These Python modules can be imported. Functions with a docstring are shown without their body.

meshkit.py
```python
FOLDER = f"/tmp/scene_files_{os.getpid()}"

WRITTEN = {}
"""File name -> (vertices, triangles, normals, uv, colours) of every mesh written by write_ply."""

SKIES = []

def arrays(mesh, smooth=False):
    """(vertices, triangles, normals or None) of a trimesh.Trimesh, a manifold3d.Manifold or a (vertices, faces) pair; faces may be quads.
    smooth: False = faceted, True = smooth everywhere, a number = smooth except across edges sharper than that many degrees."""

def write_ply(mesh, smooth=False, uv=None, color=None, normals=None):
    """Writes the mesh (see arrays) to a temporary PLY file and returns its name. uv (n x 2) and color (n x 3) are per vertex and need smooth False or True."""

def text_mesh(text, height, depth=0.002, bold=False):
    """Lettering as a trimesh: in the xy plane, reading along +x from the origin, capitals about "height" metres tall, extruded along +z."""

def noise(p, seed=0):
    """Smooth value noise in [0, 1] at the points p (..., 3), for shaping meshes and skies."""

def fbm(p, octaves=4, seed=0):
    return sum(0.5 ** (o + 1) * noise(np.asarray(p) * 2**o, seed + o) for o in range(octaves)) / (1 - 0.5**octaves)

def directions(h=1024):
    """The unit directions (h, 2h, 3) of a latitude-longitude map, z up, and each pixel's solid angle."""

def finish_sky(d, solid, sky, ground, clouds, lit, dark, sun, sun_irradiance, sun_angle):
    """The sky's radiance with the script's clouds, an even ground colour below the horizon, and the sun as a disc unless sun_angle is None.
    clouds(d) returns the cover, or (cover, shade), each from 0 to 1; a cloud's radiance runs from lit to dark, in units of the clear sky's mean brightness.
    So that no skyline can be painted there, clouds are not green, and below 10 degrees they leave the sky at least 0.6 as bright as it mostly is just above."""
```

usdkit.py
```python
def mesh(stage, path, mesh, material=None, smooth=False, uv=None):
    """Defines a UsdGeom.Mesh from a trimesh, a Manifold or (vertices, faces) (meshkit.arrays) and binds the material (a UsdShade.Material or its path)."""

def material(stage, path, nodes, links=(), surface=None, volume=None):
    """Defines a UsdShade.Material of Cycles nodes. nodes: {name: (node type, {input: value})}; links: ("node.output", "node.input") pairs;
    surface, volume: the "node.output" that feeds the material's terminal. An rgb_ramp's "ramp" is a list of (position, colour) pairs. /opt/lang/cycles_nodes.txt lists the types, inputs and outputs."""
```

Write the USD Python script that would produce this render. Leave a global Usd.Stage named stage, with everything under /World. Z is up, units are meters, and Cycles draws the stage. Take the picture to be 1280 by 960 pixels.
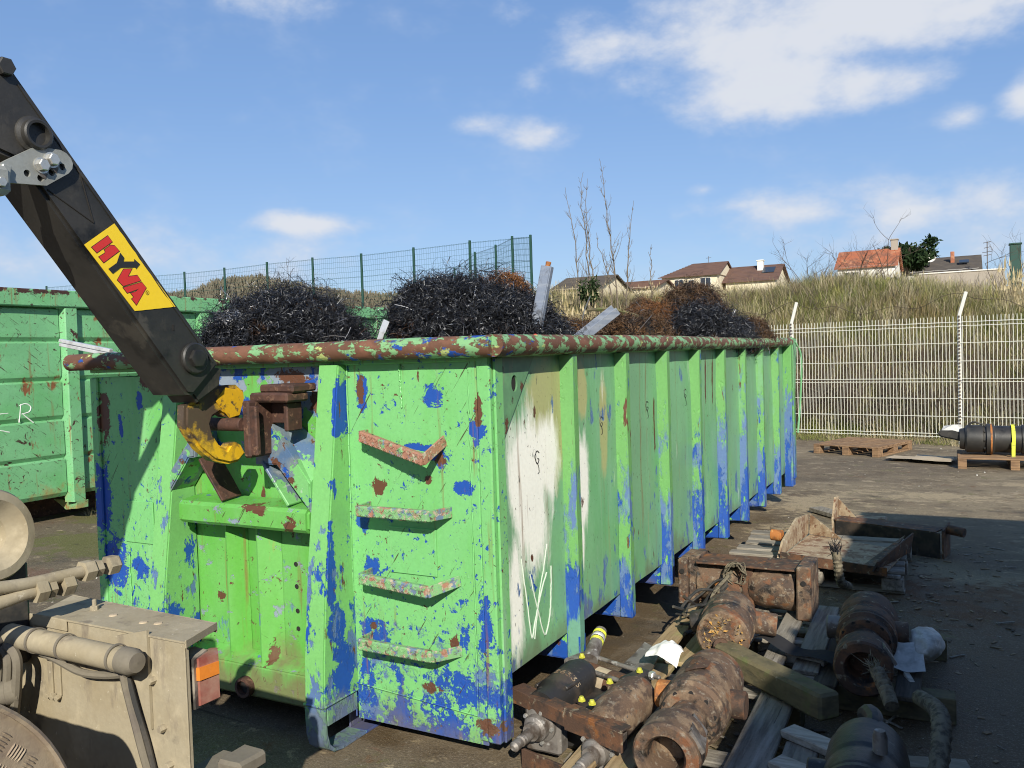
import math, random, re
import numpy as np, trimesh
from shapely.geometry import Polygon
import usdkit, meshkit
from pxr import Usd, UsdGeom, UsdLux, UsdShade, Gf, Sdf, Vt

random.seed(7)
RNG = np.random.default_rng(7)
stage = Usd.Stage.CreateInMemory()
UsdGeom.SetStageUpAxis(stage, UsdGeom.Tokens.z)
UsdGeom.SetStageMetersPerUnit(stage, 1.0)
world = UsdGeom.Xform.Define(stage, '/World')
stage.SetDefaultPrim(world.GetPrim())
UsdGeom.Scope.Define(stage, '/World/Looks')

# ------------------------------------------------------------------ camera
cam = UsdGeom.Camera.Define(stage, '/World/camera')
R_ = (0.88114789, 0.47179873, -0.03137445)
U_ = (0.01098634, 0.04590704, 0.9988853)
F_ = (-0.47271312, 0.88051036, -0.03526755)
C_ = (1.605356, -2.81288, 1.622791)
cam.AddTransformOp().Set(Gf.Matrix4d(*R_, 0, *U_, 0, *[-x for x in F_], 0, *C_, 1))
cam.CreateHorizontalApertureAttr(36.0)
cam.CreateVerticalApertureAttr(27.0)
cam.CreateFocalLengthAttr(1058.5387 * 36 / 1280)
cam.CreateClippingRangeAttr(Gf.Vec2f(0.05, 3000))
EXPOSURE = 0.5
cam.CreateExposureAttr(EXPOSURE)

# ------------------------------------------------------------------ sun and sky
EL, AZ = math.radians(30), math.radians(31)
SUN = np.array([math.sin(AZ) * math.cos(EL), -math.cos(AZ) * math.cos(EL), math.sin(EL)])
sun = UsdLux.DistantLight.Define(stage, '/World/sun')
sun.CreateIntensityAttr(1.15)
sun.CreateAngleAttr(0.5)
sun.CreateColorAttr(Gf.Vec3f(1.0, 0.94, 0.82))
sun.CreateNormalizeAttr(True)
sun.AddTransformOp().Set(Gf.Matrix4d(Gf.Rotation(Gf.Vec3d(0, 0, 1), Gf.Vec3d(*SUN)), Gf.Vec3d(0, 0, 20)))
SKY_STRENGTH = 0.085

# cloud banks: direction, half widths across / up, weight
CLOUDS = [((-0.184, 0.942, 0.280), .105, .034, 1.15), ((-0.10, 0.950, 0.272), .085, .026, 1.0), ((-0.09, 0.939, 0.330), .18, .042, 1.1), ((-0.19, 0.924, 0.325), .13, .05, .95),
          ((-0.002, 0.95, 0.322), .10, .028, .85), ((-0.331, 0.881, 0.338), .075, .026, .60), ((-0.29, 0.887, 0.362), .05, .03, .50), ((-0.48, 0.838, 0.26), .035, .010, .58), ((-0.414, 0.876, 0.25), .05, .015, .72),
          ((-0.65, 0.744, 0.154), .065, .013, .92), ((-0.159, 0.976, 0.146), .11, .022, .70), ((-0.041, 0.99, 0.137), .12, .028, .82), ((-0.095, 0.988, 0.120), .14, .03, .50), ((-0.225, 0.961, 0.158), .07, .013, .62),
          ((0.055, 0.970, 0.233), .026, .018, .95), ((0.001, 0.974, 0.224), .026, .012, .60), ((-0.79, 0.602, 0.117), .26, .035, .55), ((-0.421, 0.829, 0.369), .03, .014, .5), ((0.025, 0.995, 0.093), .10, .03, .45),
          ((-0.628, 0.683, 0.375), .06, .016, .45), ((-0.423, 0.857, 0.30), .02, .02, .40), ((-0.257, 0.95, 0.178), .028, .009, .5),
          ((0.55, 0.75, 0.33), .20, .05, 1.0), ((0.7, 0.65, 0.2), .2, .03, .9), ((-0.95, 0.1, 0.3), .2, .04, .9), ((-0.5, -0.8, 0.35), .2, .05, .9), ((0.9, -0.2, 0.3), .2, .05, .9), ((-0.86, 0.35, 0.42), .12, .03, .7)]
sn = {'tc': ('texture_coordinate', {}),
      'sky': ('sky_texture', {'sky_type': 'single_scattering', 'sun_disc': False, 'sun_elevation': EL, 'sun_rotation': math.atan2(SUN[0], SUN[1]), 'altitude': 60.0, 'air_density': 1.0, 'aerosol_density': 0.6, 'ozone_density': 1.6}),
      'm1': ('mapping', {'scale': (1, 1, 1.7)}),
      'nz': ('noise_texture', {'scale': 10.0, 'detail': 9.0, 'roughness': 0.58, 'distortion': 0.1}),
      'nz2': ('noise_texture', {'scale': 26.0, 'detail': 6.0, 'roughness': 0.6}),
      'nm': ('math', {'math_type': 'multiply_add', 'value2': 2.1, 'value3': -1.08}),
            'off': ('math', {'math_type': 'multiply_add', 'value2': 0.6, 'value3': -0.3}),
      'cov': ('map_range', {'range_type': 'smoothstep', 'from_min': 0.08, 'from_max': 1.15, 'to_min': 0.0, 'to_max': 0.90, 'clamp': True}),
      'shade': ('map_range', {'range_type': 'smoothstep', 'from_min': 0.35, 'from_max': 1.25, 'to_min': 0.0, 'to_max': 1.0, 'clamp': True}),
      'ccol': ('mix', {'color1': (5.2, 5.8, 6.9), 'color2': (6.4, 6.6, 7.0)}),
      'mixc': ('mix', {}),
      'tint': ('mix', {'mix_type': 'multiply', 'fac': 1.0, 'color2': (0.84, 0.97, 1.12)}),
      'sz': ('separate_xyz', {}), 'grad': ('rgb_ramp', {'ramp': [(0.0, (3.3, 4.3, 6.2)), (0.12, (2.75, 4.0, 6.4)), (0.28, (2.0, 3.4, 6.2)), (0.45, (1.55, 2.9, 5.8)), (1.0, (.8, 1.9, 4.6))]}), 'even': ('mix', {'fac': 0.6}),
      'bg': ('background_shader', {'strength': SKY_STRENGTH})}
sl = [('tc.generated', 'm1.vector'), ('m1.vector', 'nz.vector'), ('m1.vector', 'nz2.vector'), ('nz.fac', 'nm.value1'), ('nz2.fac', 'off.value1')]
prev = None
for i, (d, a, b, w) in enumerate(CLOUDS):
    d = np.array(d) / np.linalg.norm(d)
    az = math.atan2(-d[0], d[1])
    sn[f'b{i}'] = ('mapping', {'mapping_type': 'texture', 'location': tuple(d), 'rotation': (0, 0, az), 'scale': (a * 1.5, 0.5, b * 1.7)})
    sn[f'g{i}'] = ('gradient_texture', {'gradient_type': 'spherical'})
    sn[f's{i}'] = ('math', {'math_type': 'multiply', 'value2': w * 1.5})
    sl += [('tc.generated', f'b{i}.vector'), (f'b{i}.vector', f'g{i}.vector'), (f'g{i}.fac', f's{i}.value1')]
    if prev:
        sn[f'a{i}'] = ('math', {'math_type': 'smoothmax', 'value3': 0.2})
        sl += [(prev, f'a{i}.value1'), (f's{i}.value', f'a{i}.value2')]
        prev = f'a{i}.value'
    else:
        prev = f's{i}.value'
# density = blob + noise where the blob lives
sn['mulb'] = ('math', {'math_type': 'multiply_add'})
sn['gate'] = ('map_range', {'from_min': 0.0, 'from_max': 0.25, 'to_min': 0.0, 'to_max': 1.0, 'clamp': True})
sn['fin'] = ('math', {'math_type': 'multiply_add'})
sl += [(prev, 'gate.value'), ('nm.value', 'mulb.value1'), ('gate.result', 'mulb.value2'), (prev, 'mulb.value3'),
       ('off.value', 'fin.value1'), ('gate.result', 'fin.value2'), ('mulb.value', 'fin.value3'),
       ('fin.value', 'cov.value'), ('fin.value', 'shade.value'), ('shade.result', 'ccol.fac'),
       ('sky.color', 'tint.color1'), ('tc.generated', 'sz.vector'), ('sz.z', 'grad.fac'), ('tint.color', 'even.color1'), ('grad.color', 'even.color2'), ('cov.result', 'mixc.fac'), ('even.color', 'mixc.color1'), ('ccol.color', 'mixc.color2'), ('mixc.color', 'bg.color')]
sky_mat = usdkit.material(stage, '/World/Looks/sky', sn, sl, surface='bg.background')
dome = UsdLux.DomeLight.Define(stage, '/World/sky')
UsdShade.MaterialBindingAPI.Apply(dome.GetPrim()).Bind(sky_mat)
dome.GetPrim().SetCustomDataByKey('kind', 'structure')

# ------------------------------------------------------------------ helpers
_used = set()
def numbered(path):
    if path not in _used:
        _used.add(path); return path
    k = 1
    while f'{path}_{k:03d}' in _used: k += 1
    p = f'{path}_{k:03d}'; _used.add(p); return p
def tag(p, label=None, cat=None, group=None, kind=None):
    p = p.GetPrim() if hasattr(p, 'GetPrim') else p
    for k, v in (('label', label), ('category', cat), ('group', group), ('kind', kind)):
        if v: p.SetCustomDataByKey(k, v)
    return p
ORG = {}
GROUPS = {'pallet': 'wooden pallets in the yard', 'swarf_heap': 'heaps of metal shavings in the container', 'rusty_swarf_clump': 'rusty clumps of shavings in the container', 'house': 'houses on the rise', 'sapling': 'bare saplings behind the container', 'hydraulic_swivel': 'heavy swivels lying on the pallets', 'roll_off_container': 'open top containers in the yard', 'rope_end': 'frayed rope ends among the machine parts', 'bare_bush': 'leafless bushes on the embankment', 'steel_profile': 'steel profiles sticking out of the scrap', 'dead_branch': 'dead branches lying on the bank behind the wire fence'}
def thing(name, label, cat, loc=(0, 0, 0), group=None):
    path = numbered('/World/' + name)
    x = UsdGeom.Xform.Define(stage, path)
    x.AddTranslateOp().Set(Gf.Vec3d(*map(float, loc)))
    ORG[path] = np.array(loc, float)
    return tag(x, label, cat, group or GROUPS.get(name))
def obj(name, m, mat, parent=None, smooth=35, label=None, kind=None, cat=None, group=None):
    """One mesh prim, given in world coordinates; below a thing it is stored relative to that thing's base."""
    if isinstance(m, M): m = m.mesh()
    if hasattr(m, 'vertices'): m = (np.array(m.vertices), np.array(m.faces))
    v, f = np.asarray(m[0], float), np.asarray(m[1])
    base = str(parent.GetPath()) if parent is not None else '/World'
    o = np.zeros(3)
    for k, val in ORG.items():
        if base == k or base.startswith(k + '/'): o = val
    path = numbered(base + '/' + name)
    p = usdkit.mesh(stage, path, (v - o, f), MATS[mat] if isinstance(mat, str) else mat, smooth=smooth).GetPrim()
    return tag(p, label, cat, group, kind)
class M:
    def __init__(s): s.v, s.f, s.n = [], [], 0
    def add(s, m):
        if isinstance(m, M): m = m.mesh()
        v, f = (m.vertices, m.faces) if hasattr(m, 'vertices') else m
        f = np.asarray(f)
        if f.shape[1] == 4: f = np.vstack([f[:, [0, 1, 2]], f[:, [0, 2, 3]]])
        s.v.append(np.asarray(v, float)); s.f.append(f + s.n); s.n += len(v); return s
    def mesh(s): return (np.vstack(s.v), np.vstack(s.f))
def J(*ms):
    m = M()
    for x in ms: m.add(x)
    return m
def hullof(pts):
    h = trimesh.convex.convex_hull(np.asarray(pts, float)); return h
_S = np.array([[x, y, z] for x in (-1, 1) for y in (-1, 1) for z in (-1, 1)], float)
def _cb(sz, c):
    h = np.asarray(sz, float) / 2; c = min(c, *(h * .45)); pts = []
    for k in range(3):
        d = h - c; d[k] = h[k]; pts.append(_S * d)
    return hullof(np.vstack(pts))
def box(a, b, c=.004):
    a, b = np.minimum(a, b), np.maximum(a, b)
    m = _cb(b - a, c); m.vertices += (a + b) / 2; return m
def frame(o, z, up=(0, 0, 1)):
    z = np.asarray(z, float); z = z / np.linalg.norm(z); up = np.asarray(up, float)
    if abs(z @ up) > .98 * np.linalg.norm(up): up = np.array([0, 1., 0]) if abs(z[1]) < .9 else np.array([1., 0, 0])
    x = np.cross(up, z); x /= np.linalg.norm(x); y = np.cross(z, x)
    T = np.eye(4); T[:3, 0], T[:3, 1], T[:3, 2], T[:3, 3] = x, y, z, o; return T
def beam(a, b, w, h, up=(0, 0, 1), c=.004):
    """box from a to b; w across, h along up"""
    a, b = np.asarray(a, float), np.asarray(b, float); l = np.linalg.norm(b - a)
    m = _cb((w, h, l), c); m.apply_translation((0, 0, l / 2)); m.apply_transform(frame(a, b - a, up)); return m
def lathe(prof, o, d, n=28, up=(0, 0, 1)):
    """prof: (radius, distance along d) from o"""
    prof = np.asarray(prof, float); t = np.linspace(0, 2 * np.pi, n, endpoint=False)
    k = len(prof); v = np.stack([prof[:, None, 0] * np.cos(t), prof[:, None, 0] * np.sin(t), np.repeat(prof[:, 1:2], n, 1)], -1).reshape(-1, 3)
    f = []
    for i in range(k - 1):
        for j in range(n):
            a, b = i * n + j, i * n + (j + 1) % n
            f.append((a, b, b + n, a + n))
    v, f = v, [q for q in f]
    T = frame(o, d, up); v = v @ T[:3, :3].T + T[:3, 3]
    m = trimesh.Trimesh(v, np.vstack([np.array(f)[:, [0, 1, 2]], np.array(f)[:, [0, 2, 3]]]), process=False)
    m.merge_vertices(); m.update_faces(m.nondegenerate_faces()); return m
def cyl(a, b, r, n=18, r2=None, c=0.003):
    a, b = np.asarray(a, float), np.asarray(b, float); l = np.linalg.norm(b - a); r2 = r if r2 is None else r2; c = min(c, l * .3, r * .4)
    return lathe([(1e-5, 0), (r - c, 0), (r, c), (r2, l - c), (r2 - c, l), (1e-5, l)], a, b - a, n)
def tube(pts, r, n=7, cap=True):
    p = np.asarray(pts, float); k = len(p); r = np.broadcast_to(np.asarray(r, float), (k,))
    tg = np.gradient(p, axis=0); tg /= np.linalg.norm(tg, axis=1, keepdims=True) + 1e-12
    u = np.cross(tg[0], (0, 0, 1) if abs(tg[0][2]) < .9 else (1, 0, 0)); u /= np.linalg.norm(u)
    a = np.linspace(0, 2 * np.pi, n, endpoint=False); V = []
    for i in range(k):
        u = u - tg[i] * (u @ tg[i]); u /= np.linalg.norm(u); w = np.cross(tg[i], u)
        V.append(p[i] + r[i] * (np.cos(a)[:, None] * u + np.sin(a)[:, None] * w))
    V = np.vstack(V); i, j = np.meshgrid(np.arange(k - 1), np.arange(n), indexing='ij'); i, j = i.ravel(), j.ravel(); j2 = (j + 1) % n
    F = np.vstack([np.stack([i * n + j, i * n + j2, (i + 1) * n + j2], 1), np.stack([i * n + j, (i + 1) * n + j2, (i + 1) * n + j], 1)])
    if cap:
        F = np.vstack([F, [(0, t + 1, t) for t in range(1, n - 1)], [((k - 1) * n, (k - 1) * n + t, (k - 1) * n + t + 1) for t in range(1, n - 1)]])
    return (V, F)
def curve(pts, n=8):
    """Catmull-Rom through pts"""
    p = np.asarray(pts, float); p = np.vstack([2 * p[0] - p[1], p, 2 * p[-1] - p[-2]]); out = []
    for i in range(1, len(p) - 2):
        for t in np.linspace(0, 1, n, endpoint=False):
            a, b, c, d = p[i - 1:i + 3]
            out.append(.5 * (2 * b + (c - a) * t + (2 * a - 5 * b + 4 * c - d) * t * t + (3 * b - a - 3 * c + d) * t ** 3))
    out.append(p[-2]); return np.array(out)
def prism(poly, lo, hi, axis, c=0, holes=()):
    """polygon in the other two axes (in x,y,z order), extruded along axis (0,1,2) from lo to hi"""
    P = Polygon(poly, holes)
    if not P.is_valid: P = P.buffer(0)
    if P.geom_type != 'Polygon': P = max(P.geoms, key=lambda g: g.area)
    if c and hi - lo > 2.5 * c and P.buffer(-c).geom_type == 'Polygon' and not P.buffer(-c).is_empty:
        q = P.buffer(-c, join_style=2)
        m = trimesh.util.concatenate([trimesh.creation.extrude_polygon(P, hi - lo - 2 * c, engine='earcut').apply_translation((0, 0, c)),
                                      trimesh.creation.extrude_polygon(q, hi - lo, engine='earcut')])
    else:
        m = trimesh.creation.extrude_polygon(P, hi - lo, engine='earcut')
    v = m.vertices.copy(); o = [k for k in range(3) if k != axis]; w = np.zeros_like(v)
    w[:, o[0]], w[:, o[1]], w[:, axis] = v[:, 0], v[:, 1], v[:, 2] + lo
    f = m.faces[:, ::-1] if axis == 1 else m.faces
    return trimesh.Trimesh(w, f, process=False)
def grid(o, u, v, nu, nv, fn=None):
    """sheet o + s*u + t*v; fn(points, s, t) -> displaced points"""
    s, t = np.meshgrid(np.linspace(0, 1, nu + 1), np.linspace(0, 1, nv + 1), indexing='ij'); s, t = s.ravel(), t.ravel()
    p = np.asarray(o, float) + s[:, None] * np.asarray(u, float) + t[:, None] * np.asarray(v, float)
    if fn: p = fn(p, s, t)
    i, j = np.meshgrid(np.arange(nu), np.arange(nv), indexing='ij'); a = (i * (nv + 1) + j).ravel()
    return (p, np.stack([a, a + nv + 1, a + nv + 2, a + 1], 1))
def nz(p, s, seed=0):
    return meshkit.noise(np.asarray(p, float) * s, seed)
def disp(m, amp, s, seed=0):
    """rough, dented surface: moves vertices by noise"""
    v, f = (m.vertices, m.faces) if hasattr(m, 'vertices') else m if not isinstance(m, M) else m.mesh()
    v = np.asarray(v, float)
    d = np.stack([nz(v + 11.3 * k, s, seed + k) for k in range(3)], 1)
    return (v + amp * d, f)
def fine(m, L):
    if isinstance(m, M): m = m.mesh()
    v, f = (m.vertices, m.faces) if hasattr(m, 'vertices') else m
    v, f = trimesh.remesh.subdivide_to_size(np.asarray(v, float), np.asarray(f), L, max_iter=12); t = trimesh.Trimesh(v, f, process=False); t.merge_vertices(); return t
def hexnut(o, d, r, h):
    return lathe([(1e-5, 0), (r, 0), (r, h * .85), (r * .85, h), (1e-5, h)], o, d, 6)

# ------------------------------------------------------------------ materials
MATS = {}
def look(name, base, layers=(), rough=.5, metal=0.0, bump=.25, bdist=.004, grain=.12, gscale=60, coord='world', spec=.5, gh=1.0):
    """layers, painted one over the other:
       ('n', colour, scale, threshold, soft[, opts])  noise patches; opts: det, rgh, z=(z0,b0,z1,b1) bias by height, x=..., y=..., h=relief
       ('b', colour, [(centre, radii), ...], amp, noise scale, soft[, opts])  patches with a place of their own, ragged by noise"""
    n = {'geo': ('geometry', {}), 'tc': ('texture_coordinate', {}), 'sep': ('separate_xyz', {}), 'gn': ('noise_texture', {'scale': gscale, 'detail': 5.0, 'roughness': .7}),
         'gm': ('map_range', {'from_min': .2, 'from_max': .8, 'to_min': 1 - grain, 'to_max': 1 + grain}),
         'gl': ('mix', {'mix_type': 'multiply', 'fac': 1.0}),
         'bmp': ('bump', {'strength': bump, 'distance': bdist}),
         'p': ('principled_bsdf', {'roughness': rough, 'metallic': metal, 'specular_ior_level': spec})}
    P = 'geo.position' if coord == 'world' else 'tc.object'
    l = [('geo.position', 'sep.vector'), (P, 'gn.vector'), ('gn.fac', 'gm.value'), ('gl.color', 'p.base_color'), ('bmp.normal', 'p.normal'), ('gm.result', 'gl.color2')]
    n['c0'] = ('color', {'value': base}); col = 'c0.color'; n['gh'] = ('math', {'math_type': 'multiply', 'value2': gh}); l.append(('gn.fac', 'gh.value1')); hgt = 'gh.value'; rg = None
    for i, L in enumerate(layers):
        opt = L[-1] if isinstance(L[-1], dict) else {}
        if L[0] == 'n':
            _, c, sc, th, so = L[:5]; sc = (sc,) * 3 if np.ndim(sc) == 0 else sc
            n[f'mp{i}'] = ('mapping', {'location': (7.1 * i + opt.get('seed', 0), 3.3 * i, 1.7 * i), 'scale': sc})
            if 'rot' in opt: n[f'mp{i}'] = ('mapping', {'mapping_type': 'texture', 'location': (.71 * i + opt.get('seed', 0), .33 * i, .17 * i), 'scale': tuple(1 / q for q in sc), 'rotation': opt['rot']})
            n[f'nn{i}'] = ('noise_texture', {'scale': 1.0, 'detail': float(opt.get('det', 10)), 'roughness': opt.get('rgh', .62), 'distortion': float(opt.get('dis', 0))})
            l += [(P, f'mp{i}.vector'), (f'mp{i}.vector', f'nn{i}.vector')]; val = f'nn{i}.fac'
        else:
            _, c, blobs, amp, nsc, so = L[:6]; th = opt.get('th', .3); val = None
            nsc = (nsc,) * 3 if np.ndim(nsc) == 0 else nsc
            for k, (ce, ra) in enumerate(blobs):
                n[f'bm{i}_{k}'] = ('mapping', {'mapping_type': 'texture', 'location': ce, 'scale': tuple(.76 * q for q in ra)}); n[f'bg{i}_{k}'] = ('gradient_texture', {'gradient_type': 'spherical'})
                l += [(P, f'bm{i}_{k}.vector'), (f'bm{i}_{k}.vector', f'bg{i}_{k}.vector')]
                if val:
                    n[f'bx{i}_{k}'] = ('math', {'math_type': 'maximum'}); l += [(val, f'bx{i}_{k}.value1'), (f'bg{i}_{k}.fac', f'bx{i}_{k}.value2')]; val = f'bx{i}_{k}.value'
                else: val = f'bg{i}_{k}.fac'
            n[f'mp{i}'] = ('mapping', {'location': (5.1 * i, 2.3 * i, 1.1 * i), 'scale': tuple(1.45 * q for q in nsc)})
            n[f'nn{i}'] = ('noise_texture', {'scale': 1.0, 'detail': 9.0, 'roughness': .72, 'distortion': .4})
            n[f'ns{i}'] = ('math', {'math_type': 'multiply_add', 'value2': amp * 3.6, 'value3': -amp * 1.8}); n[f'nb{i}'] = ('math', {'math_type': 'add'})
            l += [(P, f'mp{i}.vector'), (f'mp{i}.vector', f'nn{i}.vector'), (f'nn{i}.fac', f'ns{i}.value1'), (val, f'nb{i}.value1'), (f'ns{i}.value', f'nb{i}.value2')]; val = f'nb{i}.value'
        for ax in 'xyz':
            if ax in opt:
                a0, b0, a1, b1 = opt[ax]
                n[f'r{ax}{i}'] = ('map_range', {'from_min': a0, 'from_max': a1, 'to_min': b0, 'to_max': b1, 'clamp': True}); n[f'q{ax}{i}'] = ('math', {'math_type': 'add'})
                l += [(f'sep.{ax}', f'r{ax}{i}.value'), (f'r{ax}{i}.result', f'q{ax}{i}.value1'), (val, f'q{ax}{i}.value2')]; val = f'q{ax}{i}.value'
        n[f'mr{i}'] = ('map_range', {'from_min': th - so, 'from_max': th + so, 'to_min': 0.0, 'to_max': opt.get('a', 1.0), 'clamp': True})
        n[f'mx{i}'] = ('mix', {'color2': c}); l += [(val, f'mr{i}.value'), (f'mr{i}.result', f'mx{i}.fac'), (col, f'mx{i}.color1')]; col = f'mx{i}.color'
        if opt.get('h'):
            n[f'hh{i}'] = ('math', {'math_type': 'multiply_add', 'value2': float(opt['h'])}); l += [(f'mr{i}.result', f'hh{i}.value1'), (hgt, f'hh{i}.value3')]; hgt = f'hh{i}.value'
        if 'r' in opt:
            n[f'rr{i}'] = ('mix_float', {'b': opt['r']})
            if rg: l.append((rg, f'rr{i}.a'))
            else: n[f'rr{i}'][1]['a'] = rough
            l.append((f'mr{i}.result', f'rr{i}.fac')); rg = f'rr{i}.result'
    if rg: l.append((rg, 'p.roughness'))
    l += [(col, 'gl.color1'), (hgt, 'bmp.height')]
    MATS[name] = usdkit.material(stage, '/World/Looks/' + name, n, l, surface='p.BSDF'); return MATS[name]

GREEN, LIME, DULL = (.165, .45, .155), (.10, .35, .05), (.16, .345, .18)
BLUE, BLUED, RUST, RUSTD, GREYB = (.010, .066, .32), (.085, .155, .31), (.105, .042, .021), (.05, .022, .014), (.21, .26, .32)
CH = {'h': -1.2, 'r': .55}
spots = ('n', RUSTD, 34, .72, .02, {'det': 4, 'h': -.6})
def zb(z0, b0, z1, b1, **k): return dict(CH, z=(z0, b0, z1, b1), **k)
look('paint_front', GREEN, [
    ('n', (.11, .38, .07), (3, 3, 1.2), .60, .10, {'a': .6}),
    ('n', (.27, .52, .24), (5, 5, .5), .62, .06, {'a': .45}),
    ('n', BLUED, 9, .60, .03, zb(.1, .09, .8, -.08, rgh=.72)),
    ('n', BLUE, (6.5, 6.5, 5), .60, .008, zb(.1, .13, .75, -.06, rgh=.7)),
    ('b', BLUE, [((-.26, 0, 1.47), (.10, .2, .075)), ((-.25, 0, 1.235), (.085, .2, .09)), ((-.62, 0, 1.48), (.05, .2, .16)), ((-.32, 0, 1.26), (.16, .2, .03)), ((-.06, 0, 1.33), (.07, .2, .10)), ((-.13, 0, 1.1), (.09, .2, .05)), ((-.60, 0, .48), (.14, .2, .10)), ((-.60, 0, .74), (.09, .2, .12)), ((-.18, 0, .3), (.2, .2, .13)), ((-.05, 0, .55), (.06, .2, .3)), ((-.64, 0, .95), (.06, .2, .09)),
                 ((-2.3, 0, .95), (.10, .3, .40)), ((-2.22, 0, .62), (.16, .3, .26)), ((-2.05, 0, .62), (.12, .3, .10)), ((-2.0, 0, 1.45), (.04, .3, .10)), ((-2.15, 0, 1.3), (.03, .3, .12))], .75, 15, .012, dict(CH, th=.33)),
    ('n', GREEN, (30, 30, 24), .60, .012, {'h': 1.0, 'z': (.1, .03, 1.2, -.06), 'det': 12, 'rgh': .7}),
    ('n', BLUE, (38, 38, 26), .64, .012, zb(.1, .05, 1.3, -.02)),
    ('n', (.30, .42, .36), (9, 9, .7), .66, .05, {'a': .45}),
    ('b', RUST, [((-.545, 0, 1.09), (.075, .2, .075)), ((-.625, 0, 1.5), (.04, .2, .15)), ((-.245, 0, 1.215), (.05, .2, .06)), ((-.30, 0, 1.13), (.04, .2, .05)), ((-.05, 0, 1.40), (.04, .2, .13)), ((-.6, 0, .5), (.05, .2, .05)), ((-.2, 0, .48), (.05, .2, .06)), ((-.05, 0, .17), (.12, .2, .07)), ((-.32, 0, .28), (.08, .2, .05)),
                 ((-2.27, 0, 1.38), (.07, .3, .26)), ((-1.95, 0, 1.55), (.08, .3, .1)), ((-1.85, 0, 1.2), (.03, .3, .3)), ((-1.9, 0, .75), (.03, .3, .2))], .7, 18, .02, dict(CH, th=.36)),
    ('n', RUST, (16, 16, 7), .70, .012, CH),
    ('n', (.40, .20, .05), (13, 13, 2.2), .695, .05, {'a': .5}),
    ('n', RUSTD, (90, 60, 4), .685, .012, dict(CH, det=4, rot=(0, .6, 0), a=.9)), ('n', RUSTD, (90, 60, 4), .70, .012, dict(CH, det=4, rot=(.5, -.9, .2), seed=3, a=.9)), ('n', (.19, .085, .03), (24, 24, 1.3), .655, .05, {'a': .65, 'det': 5}),
    ('n', (.03, .05, .03), (60, 60, 22), .70, .02, {'a': .8, 'det': 3}),
    ('n', (.14, .115, .07), (4, 4, 3), .60, .12, {'a': .75, 'z': (.06, .25, .32, -.25)}),
], rough=.42, bump=.55, bdist=.0025, gh=.35, grain=.09)
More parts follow.
